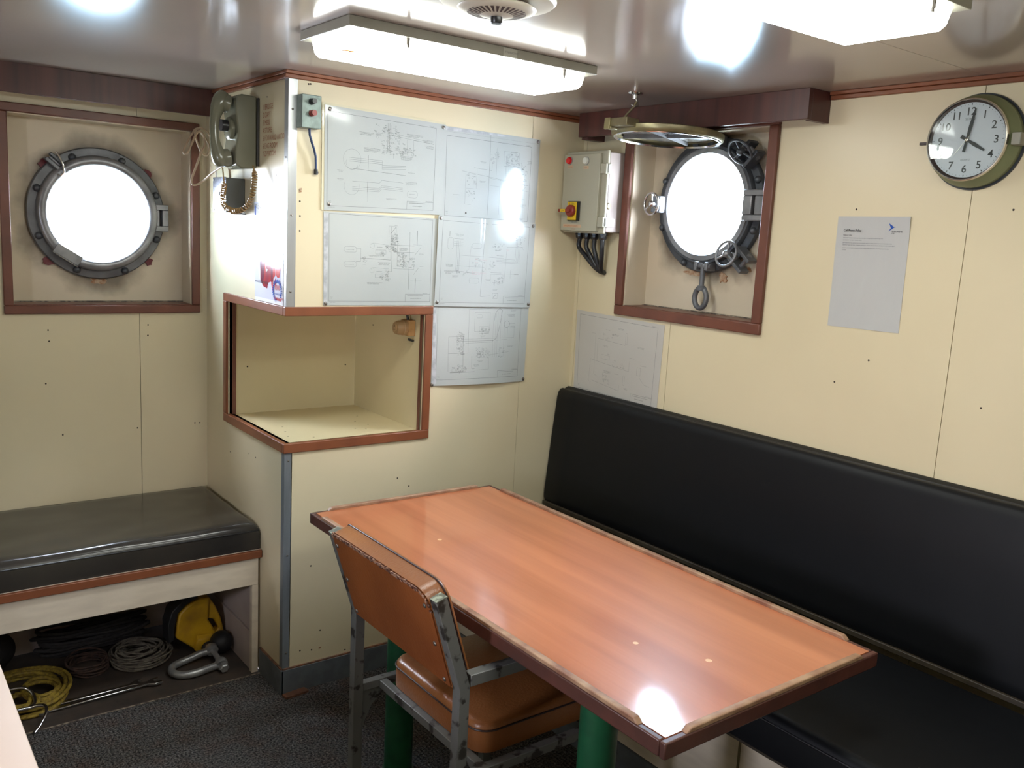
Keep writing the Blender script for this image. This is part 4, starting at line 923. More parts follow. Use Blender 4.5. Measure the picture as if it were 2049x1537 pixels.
k.parts(0.64, 0.21, 0.78, 0.36, 45); k.parts(0.80, 0.28, 0.86, 0.62, 25); k.parts(0.47, 0.2, 0.56, 0.36, 16); k.parts(0.24, 0.48, 0.36, 0.62, 16); k.parts(0.24, 0.68, 0.34, 0.80, 10)
k.words(0.87, 0.27, 0.05, 4); k.words(0.69, 0.185, 0.07, 2); k.words(0.38, 0.34, 0.06, 2); k.words(0.74, 0.72, 0.12, 3); k.words(0.74, 0.79, 0.14, 3); k.words(0.12, 0.74, 0.08, 1); k.words(0.64, 0.70, 0.08, 2); k.words(0.38, 0.56, 0.06, 2); k.words(0.68, 0.955, 0.2, 2)
k.done(B)
MB().quad(PB(0.03, 0.004, 0.0002), PB(0.72, 0.004, 0.0002), PB(0.60, 0.028, 0.0002), PB(0.03, 0.045, 0.0002)).build('smudge', 'smudge', B)
MB().lathe([(0.003, 0), (0.003, 0.0006)], PB(0.985*0.26, 0.94, 0.0002), (0, -1, 0), 12).build('pin_hole', 'hole', B)
# C: bottom left
dC = lambda u, v: 0.0018*math.sin(PI*u)*math.sin(PI*v)
C, PC = sheet('schematic_drawing', 'laminated schematic bottom left of the pinned drawings, directly above the open locker', 'drawing', (0.114, 0, 1.551), (0.523, 0, 1.550), (0.522, 0, 1.262), (0.119, 0, 1.264), 'paper', dC, off=0.0022, group='schematics pinned to the walls')
k = Ink(PC, 0.406, 0.288, 3); border(k, 0.045, 0.02, 0.955, 0.955)
k.cap(0.17, 0.36, 0.275, 0.42); k.cap(0.17, 0.52, 0.275, 0.58); k.words(0.19, 0.39, 0.07, 1); k.words(0.18, 0.55, 0.07, 1)
k.line([(0.27, 0.375), (0.31, 0.375), (0.31, 0.52), (0.27, 0.52)]); k.line([(0.31, 0.48), (0.575, 0.49), (0.575, 0.12)], 0.0008); k.parts(0.32, 0.47, 0.35, 0.51, 8)
k.rect(0.555, 0.115, 0.62, 0.205, 0.0005); k.line([(0.57, 0.20), (0.62, 0.12)], 0.0010); k.line([(0.60, 0.105), (0.635, 0.11), (0.635, 0.55), (0.70, 0.56)], 0.0005)
k.line([(0.585, 0.25), (0.585, 0.62), (0.55, 0.625)], 0.0006); k.parts(0.56, 0.20, 0.63, 0.40, 60); k.line([(0.575, 0.32), (0.79, 0.325)], 0.0006); k.line([(0.60, 0.31), (0.60, 0.40), (0.79, 0.40)], 0.0006)
k.line([(0.745, 0.17), (0.745, 0.72), (0.75, 0.82)], 0.0008); k.line([(0.815, 0.15), (0.815, 0.32)], 0.0012); k.line([(0.78, 0.31), (0.86, 0.31)], 0.0003); k.line([(0.81, 0.69), (0.81, 0.85)], 0.0012); k.line([(0.76, 0.71), (0.87, 0.71)], 0.0003)
k.line([(0.80, 0.42), (0.85, 0.34)], 0.0006); k.line([(0.79, 0.65), (0.835, 0.57)], 0.0006); k.rect(0.635, 0.41, 0.69, 0.56, 0.0004); k.line([(0.66, 0.41), (0.66, 0.56)], 0.0005); k.line([(0.60, 0.585), (0.79, 0.59), (0.79, 0.55)], 0.0005)
k.parts(0.63, 0.40, 0.71, 0.57, 40); k.parts(0.70, 0.46, 0.80, 0.57, 18); k.rect(0.44, 0.385, 0.53, 0.43, 0.0005); k.rect(0.44, 0.65, 0.53, 0.69, 0.0005); k.parts(0.48, 0.40, 0.505, 0.44, 8); k.parts(0.48, 0.66, 0.505, 0.70, 8); k.parts(0.52, 0.33, 0.56, 0.36, 10); k.parts(0.53, 0.60, 0.56, 0.72, 16)
k.line([(0.40, 0.33), (0.42, 0.31), (0.56, 0.33)], 0.0004); k.line([(0.40, 0.60), (0.42, 0.58), (0.56, 0.59)], 0.0004); k.circ(0.41, 0.34, 0.008, 0.0003); k.circ(0.41, 0.61, 0.008, 0.0003)
k.words(0.38, 0.445, 0.13, 2); k.words(0.46, 0.52, 0.11, 3); k.words(0.65, 0.355, 0.08, 3); k.words(0.37, 0.745, 0.14, 2, 0.0022); k.words(0.33, 0.545, 0.03, 1); k.words(0.45, 0.35, 0.05, 1); k.words(0.45, 0.62, 0.06, 1); k.words(0.84, 0.41, 0.05, 1); k.words(0.84, 0.55, 0.05, 1)
k.done(C)
MB().quad(PC(0.002, 0.02, 0.0002), PC(0.040, 0.02, 0.0002), PC(0.030, 0.97, 0.0002), PC(0.002, 0.97, 0.0002)).build('smudge', 'smudge', C)
# D: bottom right, with a vertical crease
dD = lambda u, v: 0.0020*math.sin(PI*u)*(1 - 0.4*v) - 0.0045*math.exp(-((u - 0.47)/0.025)**2)*(1 - v)**0.8 + 0.002
Dd, PD = sheet('schematic_drawing', 'laminated schematic bottom right of the pinned drawings, with a vertical crease at its top', 'drawing', (0.523, 0, 1.561), (0.934, 0, 1.554), (0.927, 0, 1.253), (0.519, 0, 1.260), 'paper', dD, nu=60, off=0.0062, group='schematics pinned to the walls')
k = Ink(PD, 0.41, 0.30, 4); border(k, 0.045, 0.05, 0.935, 0.955)
k.line([(0.47, 0.08), (0.465, 0.40), (0.455, 0.88), (0.56, 0.87)], 0.0009); k.rect(0.58, 0.84, 0.635, 0.90, 0.0005); k.line([(0.59, 0.89), (0.62, 0.85)], 0.0012)
k.cap(0.10, 0.23, 0.155, 0.36); k.line([(0.115, 0.16), (0.115, 0.22)], 0.0012); k.line([(0.16, 0.24), (0.25, 0.24)]); 
for q in (0.19, 0.205, 0.22): k.line([(q, 0.26), (q, 0.60)], 0.0006)
for q in (0.275, 0.295, 0.315): k.line([(0.16, q), (0.25, q)], 0.0006)
k.line([(0.22, 0.42), (0.68, 0.43)], 0.0005); k.line([(0.20, 0.54), (0.48, 0.545)], 0.0005); k.line([(0.17, 0.60), (0.36, 0.615), (0.45, 0.61)], 0.0008); k.cap(0.34, 0.28, 0.44, 0.335); k.cap(0.33, 0.67, 0.43, 0.73); k.line([(0.33, 0.31), (0.32, 0.58)], 0.0004)
for q in (0.80, 0.815, 0.83, 0.845): k.line([(q, 0.16), (q, 0.44 + (q-0.8)), (0.60, 0.44 + (q-0.8))], 0.0005)
k.line([(0.70, 0.30), (0.88, 0.29)], 0.0008); k.line([(0.705, 0.30), (0.695, 0.70)], 0.0005); k.rect(0.55, 0.62, 0.68, 0.72, 0.0004); k.line([(0.49, 0.56), (0.55, 0.60), (0.66, 0.60)], 0.0005); k.line([(0.76, 0.56), (0.76, 0.66)], 0.0005); k.line([(0.71, 0.61), (0.85, 0.61)], 0.0004)
k.parts(0.57, 0.63, 0.68, 0.72, 24); k.parts(0.35, 0.44, 0.47, 0.60, 14); k.parts(0.78, 0.16, 0.88, 0.30, 18); k.parts(0.18, 0.58, 0.30, 0.64, 12); k.parts(0.54, 0.26, 0.66, 0.36, 14); k.parts(0.52, 0.46, 0.60, 0.56, 10)
k.words(0.17, 0.185, 0.08, 3); k.words(0.09, 0.525, 0.07, 3, 0.0022); k.words(0.08, 0.60, 0.09, 3, 0.0024); k.words(0.16, 0.65, 0.06, 3); k.words(0.70, 0.18, 0.06, 1); k.words(0.58, 0.34, 0.07, 1, 0.0024); k.words(0.60, 0.40, 0.07, 1); k.words(0.80, 0.61, 0.05, 1); k.words(0.58, 0.79, 0.05, 2); k.words(0.50, 0.68, 0.05, 2)
k.done(Dd)
k = Ink(PD, 0.41, 0.30, 14); k.line([(0.38, 0.46), (0.50, 0.46)], 0.0004); k.line([(0.36, 0.59), (0.36, 0.63), (0.44, 0.63)], 0.0004); k.line([(0.37, 0.61), (0.50, 0.61)], 0.0004); k.words(0.70, 0.33, 0.02, 2); k.words(0.38, 0.49, 0.03, 1); k.done(Dd, 'inkred', 'red_marks')
# E: under D, lower edge curling off the wall
dE = lambda u, v: 0.003*math.sin(PI*u)*v + 0.010*v**3*math.sin(PI*u)
E_, PE = sheet('schematic_drawing', 'laminated schematic right of the open locker, its bottom edge curling off the wall', 'drawing', (0.520, 0, 1.262), (0.929, 0, 1.262), (0.924, 0, 0.981), (0.522, 0, 0.986), 'paper', dE, off=0.0022, group='schematics pinned to the walls')
k = Ink(PE, 0.40, 0.28, 5); border(k, 0.045, -0.02, 0.915, 0.925)
k.rect(0.16, 0.39, 0.31, 0.83, 0.0006); k.line([(0.16, 0.60), (0.36, 0.60), (0.36, 0.05), (0.66, 0.04)], 0.0006); k.line([(0.31, 0.42), (0.31, 0.80)], 0.0008); k.line([(0.18, 0.84), (0.43, 0.84)], 0.0013)
k.rect(0.42, 0.09, 0.58, 0.33, 0.0005); k.rect(0.47, 0.27, 0.57, 0.36, 0.0005); k.parts(0.47, 0.28, 0.57, 0.36, 22); k.cap(0.44, 0.12, 0.50, 0.16)
k.line([(0.31, 0.425), (0.85, 0.42), (0.85, 0.27)], 0.0005); k.line([(0.31, 0.45), (0.62, 0.45)], 0.0008); k.line([(0.33, 0.475), (0.62, 0.47)], 0.0005); k.line([(0.625, 0.20), (0.64, 0.09), (0.68, 0.04), (0.71, 0.07), (0.69, 0.25), (0.66, 0.42), (0.61, 0.46)], 0.0009)
for q in (0.62, 0.645, 0.665, 0.70, 0.74): k.line([(q, 0.08), (q, 0.66)], 0.0004)
k.circ(0.765, 0.245, 0.012, 0.0009); k.line([(0.79, 0.24), (0.855, 0.24)], 0.0005); k.line([(0.775, 0.27), (0.775, 0.44), (0.66, 0.45)], 0.0005)
k.rect(0.46, 0.58, 0.56, 0.66, 0.0005); k.parts(0.44, 0.53, 0.58, 0.67, 36); k.line([(0.40, 0.64), (0.40, 0.80), (0.43, 0.80)], 0.0007); k.line([(0.60, 0.63), (0.80, 0.60)], 0.0005); k.parts(0.68, 0.54, 0.74, 0.66, 12); k.line([(0.31, 0.79), (0.40, 0.79)], 0.0007); k.line([(0.43, 0.82), (0.58, 0.815), (0.58, 0.67)], 0.0005)
k.parts(0.24, 0.33, 0.31, 0.62, 60); k.parts(0.20, 0.75, 0.34, 0.83, 26); k.circ(0.275, 0.80, 0.008); k.words(0.42, 0.745, 0.06, 3); k.words(0.46, 0.70, 0.06, 2); k.words(0.48, 0.385, 0.06, 2); k.words(0.80, 0.06, 0.07, 2); k.words(0.77, 0.12, 0.08, 3); k.words(0.80, 0.27, 0.06, 3); k.words(0.78, 0.52, 0.07, 2)
k.done(E_)
MB().quad(PE(0.002, 0.02, 0.0002), PE(0.024, 0.02, 0.0002), PE(0.05, 0.97, 0.0002), PE(0.002, 0.99, 0.0002)).build('smudge', 'smudge', E_)
# F: on the right wall, partly behind the backrest
Ff, PF = sheet('schematic_drawing', 'plain paper schematic on the right wall, tucked behind the black backrest', 'drawing', (W, -0.022, 1.246), (W, -0.473, 1.236), (W, -0.466, 0.928), (W, -0.030, 0.932), 'paperF', lambda u, v: 0.001*math.sin(PI*u), off=0.0012, nrm=V(-1, 0, 0), group='schematics pinned to the walls')
k = Ink(PF, 0.44, 0.31, 6); border(k, 0.045, 0.045, 0.935, 0.93)
k.line([(0.20, 0.24), (0.25, 0.24), (0.25, 0.72), (0.30, 0.74)], 0.0004); k.line([(0.28, 0.29), (0.60, 0.31)], 0.0006); k.line([(0.28, 0.29), (0.28, 0.56), (0.66, 0.60), (0.66, 0.48)], 0.0005); k.line([(0.20, 0.55), (0.28, 0.56)], 0.0005); k.line([(0.20, 0.55), (0.19, 0.82), (0.22, 0.82)], 0.0004)
k.line([(0.34, 0.21), (0.34, 0.29)], 0.0005); k.cap(0.60, 0.17, 0.62, 0.30); k.line([(0.36, 0.68), (0.36, 0.74)], 0.0005); k.cap(0.60, 0.66, 0.62, 0.77); k.line([(0.23, 0.80), (0.56, 0.85), (0.56, 0.78)], 0.0005); k.rect(0.33, 0.47, 0.43, 0.52, 0.0004); k.rect(0.75, 0.53, 0.79, 0.62, 0.0005); k.line([(0.78, 0.64), (0.84, 0.71), (0.90, 0.72)], 0.0005)
k.parts(0.36, 0.70, 0.46, 0.80, 14); k.parts(0.34, 0.19, 0.52, 0.28, 8); k.parts(0.44, 0.50, 0.62, 0.58, 10)
k.words(0.37, 0.17, 0.06, 1); k.words(0.44, 0.21, 0.08, 2); k.words(0.51, 0.13, 0.06, 2); k.words(0.35, 0.36, 0.05, 2); k.words(0.74, 0.30, 0.07, 2); k.words(0.37, 0.65, 0.08, 3); k.words(0.50, 0.66, 0.05, 1); k.words(0.78, 0.50, 0.07, 1); k.words(0.62, 0.80, 0.04, 2); k.words(0.40, 0.45, 0.03, 1); k.words(0.66, 0.44, 0.06, 1)
k.done(Ff)
# screws holding the drawings
for (x, z, y) in ((0.127, 1.852, -0.008), (0.531, 1.843, -0.0055), (0.131, 1.573, -0.005), (0.927, 1.838, -0.0045), (0.126, 1.270, -0.0035), (0.5325, 1.552, -0.0085), (0.922, 1.545, -0.009), (0.920, 1.265, -0.009), (0.529, 1.273, -0.009), (0.918, 0.990, -0.006), (0.5245, 0.991, -0.005)):
    MB().lathe([(0.0042, 0.0), (0.0042, -y), (0.006, -y + 0.0003), (0.0055, -y + 0.0018), (0.003, -y + 0.003)], (x, 0.0, z), (0, -1, 0), 14).build('screw', 'screw', ww, smooth=True)

# ---- policy sheet
Sx = lambda a, b: V(W, -1.1955 - (a*math.cos(0.0117) - b*math.sin(0.0117)), 1.458 + (a*math.sin(0.0117) + b*math.cos(0.0117)))
dS = lambda u, v: 0.0015*math.sin(PI*v)*math.sin(PI*u) + 0.004*math.exp(-(((1-u)/0.15)**2 + (v/0.12)**2)) + 0.0006*math.sin(u*16 + v*3)*math.sin(v*7) + 0.0012*math.exp(-((u - 0.75)/0.2)**2)*math.sin(v*9 + u*6)
PS_, PP = sheet('policy_sheet', 'glossy laminated policy notice taped to the right wall between the porthole and the clock', 'notice', Sx(-0.1065, 0.1515), Sx(0.1065, 0.1515), Sx(0.1065, -0.1515), Sx(-0.1065, -0.1515), 'sheet', dS, 30, 40, off=0.0012, nrm=V(-1, 0, 0))
rt = (PP(1, 0) - PP(0, 0)).normalized(); upv = (PP(0, 0) - PP(0, 1)).normalized()
def on_sheet(s, u, v, size, m, xs=1.0, bold=0.0, nm='lettering'): return text(s, PP(u, v, 0.0006) - V(0.0009, 0, 0), rt, upv, size, m, PS_, nm, bold=bold, xs=xs)
on_sheet('Cell Phone Policy', 0.105, 0.133, 0.0088, 'blackink', 0.86, 0.02)
on_sheet('Policy rules', 0.105, 0.172, 0.0062, 'greyink', 0.95, 0.01)
k = Ink(PP, 0.213, 0.303, 8)
for (v, w_) in ((0.188, 0.68), (0.207, 0.28), (0.232, 0.70), (0.250, 0.80), (0.277, 0.82), (0.295, 0.06)): k.words(0.105, v, w_, 1, 0.0026)
k.P = lambda u, v, h=0: PP(u, v, h) - V(0.0006, 0, 0); k.done(PS_, 'greyink', 'printed_text')
k = Ink(PP, 0.213, 0.303, 9); k.words(0.765, 0.122, 0.16, 1, 0.005); k.words(0.765, 0.140, 0.05, 1, 0.0028); k.done(PS_, 'blackink', 'company_name')
bird = [[(0.715, 0.055), (0.760, 0.075), (0.790, 0.090), (0.770, 0.104), (0.745, 0.095)], [(0.750, 0.096), (0.770, 0.104), (0.735, 0.118), (0.715, 0.126)], [(0.785, 0.086), (0.82, 0.089), (0.785, 0.094)]]
mb = MB()
for p in bird: mb.add([PP(u, v, 0.0006) for u, v in p], [tuple(range(len(p)))])
mb.build('bird_emblem', 'blueink', PS_)

# ---- poster on the column side, faces -x
def PQ(u, v, h=0.0):
    tl, tr_, br, bl = V(0, 0.260, 1.569), V(0, 0.022, 1.570), V(0, 0.020, 1.2605), V(0, 0.246, 1.2605)
    return (tl*(1-u) + tr_*u)*(1-v) + (bl*(1-u) + br*u)*v + V(-(0.0030 + 0.001*math.sin(PI*v)*math.sin(PI*u) + h), 0, 0)
po = thing('advert_poster', 'glossy turbocharger advert poster on the column side below the phone', 'poster', (0, 0.14, 1.415))
nu, nv = 10, 14
vs = [PQ(i/nu, j/nv) for i in range(nu+1) for j in range(nv+1)]
MB().add(vs, [(i*(nv+1) + j, (i+1)*(nv+1) + j, (i+1)*(nv+1) + j + 1, i*(nv+1) + j + 1) for i in range(nu) for j in range(nv)]).build('sheet', 'poster', po, smooth=True)
def pp(poly, m, nm, h=0.0004): MB().add([PQ(u, v, h) for u, v in poly], [tuple(range(len(poly)))]).build(nm, m, po)
pp([(0, 0.965), (1, 0.965), (1, 1), (0, 1)], 'posterwhite', 'border'); pp([(0.94, 0), (1, 0), (1, 0.965), (0.94, 0.965)], 'posterwhite', 'border')
pp([(0.03, 0.015), (0.56, 0.012), (0.50, 0.06), (0.38, 0.11), (0.26, 0.125), (0.14, 0.08)], 'blackink', 'title_arc')
pp([(0.04, 0.03), (0.07, 0.03), (0.07, 0.13), (0.04, 0.13)], 'navy', 'stripe')
text('World', PQ(0.13, 0.078, 0.0008), (0, -1, 0), (0, 0, 1), 0.024, 'posterwhite', po, xs=1.3)
pp([(0.55, 0.07), (0.70, 0.05), (0.74, 0.10), (0.72, 0.20), (0.76, 0.24), (0.68, 0.22), (0.64, 0.14), (0.60, 0.22), (0.55, 0.19), (0.53, 0.12)], 'navy', 'figure')
pp([(0.88, 0.0), (0.93, 0.0), (0.905, 0.17)], 'darkred', 'stripe')
pp([(0.28, 0.62), (0.55, 0.56), (0.62, 0.60), (0.62, 0.78), (0.50, 0.80), (0.46, 0.86), (0.32, 0.845), (0.24, 0.80)], 'redink', 'turbo_picture')
pp([(0.62, 0.575), (0.75, 0.60), (0.74, 0.72), (0.68, 0.75), (0.66, 0.80), (0.60, 0.79), (0.59, 0.60)], 'redink', 'turbo_picture', 0.0006)
pp([(0.75, 0.61), (0.93, 0.635), (0.90, 0.68), (0.88, 0.73), (0.82, 0.735), (0.75, 0.705)], 'redink', 'turbo_picture', 0.0005)
pp([(0.22, 0.60), (0.36, 0.57), (0.36, 0.74), (0.30, 0.83), (0.22, 0.79)], 'darkred', 'turbo_picture', 0.0007)
pp([(0.59, 0.60), (0.66, 0.59), (0.66, 0.77), (0.61, 0.785)], 'darkred', 'turbo_picture', 0.0008)
pp([(0.10, 0.58), (0.19, 0.59), (0.24, 0.78), (0.20, 0.79)], 'posterwhite', 'turbo_picture', 0.0005)
pp([(0.60, 0.80), (0.66, 0.78), (0.70, 0.865), (0.66, 0.885)], 'pinkred', 'turbo_picture', 0.0006)
pp([(0.70, 0.78), (0.75, 0.74), (0.78, 0.80), (0.74, 0.83)], 'pinkred', 'turbo_picture', 0.0006)
pp([(0.40, 0.60), (0.44, 0.66), (0.50, 0.67), (0.43, 0.70)], 'posterwhite', 'turbo_picture', 0.0009)
sb = MB(); cy, cz, r0, r1 = 0.062, 1.303, 0.026, 0.040
for i in range(24):
    q = math.radians(-60 + 290*i/23 - 20); q2 = q + 0.10; q3 = q + 0.05
    f_ = lambda r, a: V(-0.0050, cy + r*math.cos(a), cz + r*0.95*math.sin(a))
    sb.add([f_(r0, q), f_(r0, q + 0.16), f_(r1*0.82, q + 0.20), f_(r1, q + 0.05)], [(0, 1, 2, 3)])
sb.build('sunburst_emblem', 'navy', po)
text('KIWI', (-0.0050, 0.079, 1.305), (0, -1, 0), (0, 0, 1), 0.022, 'pinkred', po, bold=0.02, xs=0.75)
text('MARINE & DIESEL', (-0.0050, 0.080, 1.290), (0, -1, 0), (0, 0, 1), 0.0085, 'navy', po, xs=0.85)
pp([(0.70, 0.935), (0.93, 0.943), (0.93, 0.962), (0.70, 0.955)], 'pinkred', 'band')
text('TURBOCHARGER', (-0.0050, 0.080, 1.277), (0, -1, 0), (0, 0, 1), 0.0085, 'pinkred', po, xs=0.95, bold=0.02)
text('www.turbocharger.co.nz', (-0.0050, 0.240, 1.318), (0, -1, 0), (0, 0, 1), 0.013, 'blackink', po, xs=0.82)
# lettering painted on the column side
for i, s in enumerate(('1 BRIDGE', '2 CAPT', '3 MESS', '4 STORE', '5 FORWARD ACCOM', '6 ENG ROOM', '7 Z P ROOM')):
    z = 1.850 - i*0.0232
    text(s, (-0.0003, 0.196, z - 0.002), (0, -1, 0), (0, 0, 1), 0.0225, 'letterred', wc, 'painted_lettering', xs=0.83)

# ---- push-button box on the front wall
bx = thing('button_box', 'small grey-green push-button box with black and red buttons', 'switch box', (0.054, 0, 1.786))
MB().box(0.023, 0.084, -0.040, -0.0003, 1.786, 1.880).build('case', 'btngrey', bx, bevel=0.0015)
MB().cyl((0.053, -0.0401, 1.861), (0.053, -0.047, 1.861), 0.0095).cyl((0.053, -0.047, 1.861), (0.053, -0.062, 1.861), 0.0075).build('black_button', 'btnblack', bx, smooth=True, ang=30)
MB().cyl((0.053, -0.0401, 1.828), (0.053, -0.047, 1.828), 0.0095).cyl((0.053, -0.047, 1.828), (0.053, -0.062, 1.828), 0.0080).build('red_button', 'btnred', bx, smooth=True, ang=30)
cbp = MB().tube([(0.056, -0.020, 1.7855), (0.057, -0.021, 1.768), (0.064, -0.020, 1.748), (0.073, -0.018, 1.728), (0.080, -0.014, 1.708), (0.082, -0.012, 1.685), (0.083, -0.010, 1.668)], 0.0036, 12).build('cable', 'bluecable', bx, smooth=True)
MB().cyl((0.083, -0.010, 1.672), (0.083, -0.010, 1.656), 0.006).cyl((0.083, -0.009, 1.663), (0.090, -0.009, 1.663), 0.004).build('cable_end', 'btnblack', cbp, smooth=True, ang=30)

# ---- wall telephone
ph = thing('wall_telephone', 'grey-green wall telephone with handset hanging on the column side', 'telephone', (0, 0.27, 1.68))
MB().box(-0.008, -0.0003, 0.222, 0.335, 1.680, 1.886).build('backing_plate', 'phonedark', ph, bevel=0.002)
bodyP = [V(-0.0082, 0.226, 1.672), V(-0.055, 0.226, 1.668), V(-0.073, 0.226, 1.678), V(-0.075, 0.226, 1.72), V(-0.066, 0.226, 1.775), V(-0.075, 0.226, 1.84), V(-0.072, 0.226, 1.884), V(-0.055, 0.226, 1.892), V(-0.0082, 0.226, 1.890)]
MB().prism(bodyP, (0, 0.108, 0)).build('body', 'phone', ph, bevel=0.005, bseg=3)
hs = []
for (z, x, r) in ((1.672, -0.098, 0.018), (1.690, -0.106, 0.027), (1.712, -0.116, 0.022), (1.740, -0.124, 0.015), (1.775, -0.127, 0.0135), (1.810, -0.126, 0.014), (1.840, -0.119, 0.020), (1.866, -0.108, 0.027), (1.888, -0.097, 0.022), (1.897, -0.092, 0.012)): hs.append((V(x, 0.270, z), r))
hset = MB().tube([p for p, r in hs], [r for p, r in hs], 20).build('handset', 'phone', ph, smooth=True, ang=50, sub=1)
MB().lathe([(0.027, -0.004), (0.028, 0.010), (0.022, 0.022)], (-0.086, 0.270, 1.862), (-1, 0, 0.25), 24).lathe([(0.027, -0.004), (0.028, 0.010), (0.022, 0.022)], (-0.084, 0.270, 1.700), (-1, 0, -0.25), 24).build('ear_and_mouth_cups', 'phone', hset, smooth=True, ang=50)
MB().lathe([(0.034, 0), (0.034, 0.012), (0.028, 0.016)], (-0.068, 0.280, 1.790), (-1, 0, 0), 32).build('dial', 'phone', ph, smooth=True, ang=40)
MB().lathe([(0.018, 0), (0.018, 0.020)], (-0.084, 0.276, 1.797), (-1, 0, 0), 24).build('dial_centre', 'btnblack', ph, smooth=True, ang=40)
MB().ball((-0.070, 0.240, 1.842), 0.004).build('hook_screw', 'btnblack', ph, smooth=True)
# coiled cord
ctl = [V(-0.100, 0.270, 1.668), V(-0.098, 0.275, 1.645), V(-0.094, 0.270, 1.622), V(-0.090, 0.262, 1.595), V(-0.086, 0.250, 1.560), V(-0.080, 0.225, 1.541), V(-0.070, 0.195, 1.541), V(-0.058, 0.165, 1.560), V(-0.050, 0.150, 1.590), V(-0.046, 0.145, 1.620), V(-0.042, 0.145, 1.650), V(-0.034, 0.170, 1.672), V(-0.030, 0.222, 1.690)]
ctl = [V(-0.100, 0.270, 1.668), V(-0.100, 0.262, 1.640), V(-0.098, 0.262, 1.615), V(-0.092, 0.292, 1.580), V(-0.090, 0.282, 1.552), V(-0.078, 0.240, 1.538), V(-0.066, 0.205, 1.541), V(-0.050, 0.190, 1.556), V(-0.040, 0.180, 1.585), V(-0.034, 0.180, 1.618), V(-0.028, 0.190, 1.650), V(-0.022, 0.218, 1.680)]
def catmull(P, n):
    out = []; P = [P[0]*2 - P[1]] + P + [P[-1]*2 - P[-2]]
    for i in range(1, len(P) - 2):
        for k in range(n):
            t = k/n; a, b, c, d = P[i-1], P[i], P[i+1], P[i+2]
            out.append(0.5*((2*b) + (c - a)*t + (2*a - 5*b + 4*c - d)*t*t + (3*b - a - 3*c + d)*t**3))
    out.append(P[-2]); return out
ctr = catmull(ctl, 90); coil = []; cyc = 0.0
up = V(1, 0, 0)
for i in range(len(ctr)):
    t = (ctr[min(i+1, len(ctr)-1)] - ctr[max(i-1, 0)]).normalized(); up = (up - t*up.dot(t)).normalized(); sd = t.cross(up)
    if i > 0: cyc += (ctr[i] - ctr[i-1]).length/0.0085*2*PI
    s_ = i/len(ctr); R0 = 0.0068*min(1, max(0.0, (s_ - 0.14)/0.04))*min(1, max(0.15, (0.97 - s_)/0.05))
    coil.append(ctr[i] + up*(R0*math.cos(cyc)) + sd*(R0*math.sin(cyc)))
MB().tube(coil, 0.0023, 6).build('coiled_cord', 'phonecord', ph, smooth=True)
# junction box under the phone
jb = thing('junction_box', 'small grey metal junction box below the telephone cord', 'junction box', (0, 0.4, 1.533))
MB().box(-0.062, -0.0003, 0.345, 0.463, 1.534, 1.643).build('case', 'boxside', jb, bevel=0.002)
cv_ = MB().box(-0.0645, -0.0622, 0.343, 0.465, 1.532, 1.645).build('cover', 'boxgrey', jb, bevel=0.001)
for (y, z) in ((0.353, 1.540), (0.455, 1.540), (0.455, 1.637), (0.353, 1.637)): MB().lathe([(0.004, 0), (0.003, 0.002)], (-0.0646, y, z), (-1, 0, 0), 12).build('screw', 'screw', cv_, smooth=True)
MB().lathe([(0.006, 0), (0.006, 0.002)], (-0.0646, 0.404, 1.592), (-1, 0, 0), 14).build('blank_plug', 'alu', cv_, smooth=True)
MB().box(-0.050, -0.0005, 0.337, 0.3445, 1.528, 1.5335).build('bottom_lip', 'btnblack', jb)
# beige cord in loops, from the phone round to the junction box
bc = [(-0.014, 0.56, 1.706), (-0.018, 0.57, 1.728), (-0.022, 0.59, 1.751), (-0.027, 0.6, 1.784), (-0.043, 0.6, 1.805), (-0.062, 0.6, 1.812), (-0.075, 0.6, 1.804), (-0.078, 0.6, 1.786), (-0.069, 0.6, 1.755), (-0.055, 0.6, 1.729), (-0.039, 0.6, 1.724), (-0.032, 0.6, 1.745), (-0.036, 0.6, 1.767), (-0.055, 0.605, 1.795), (-0.071, 0.605, 1.809), (-0.087, 0.605, 1.791), (-0.103, 0.6, 1.765), (-0.119, 0.6, 1.728), (-0.108, 0.595, 1.724), (-0.094, 0.59, 1.755), (-0.078, 0.59, 1.790), (-0.065, 0.59, 1.800), (-0.052, 0.59, 1.785), (-0.050, 0.59, 1.755), (-0.062, 0.59, 1.729), (-0.078, 0.59, 1.686), (-0.095, 0.59, 1.635), (-0.088, 0.585, 1.620), (-0.066, 0.57, 1.632), (-0.050, 0.52, 1.660), (-0.040, 0.47, 1.678), (-0.034, 0.44, 1.686), (-0.030, 0.42, 1.682), (-0.030, 0.405, 1.665), (-0.030, 0.40, 1.6432)]
tag(MB().tube(catmull([V(p) for p in bc], 6), 0.0036, 10).build('looped_cord', 'cordbeige', smooth=True), 'beige cord hanging in loops beside the left porthole frame', 'cord')
tag(MB().tube(catmull([V(-0.016, 0.47, 1.72), V(-0.03, 0.50, 1.70), V(-0.035, 0.52, 1.66), V(-0.030, 0.50, 1.60), V(-0.02, 0.47, 1.56), V(-0.008, 0.468, 1.545)], 6), 0.0024, 8).build('white_cable', 'whitepl', smooth=True), 'thin white cable curving behind the grey junction box', 'cable')

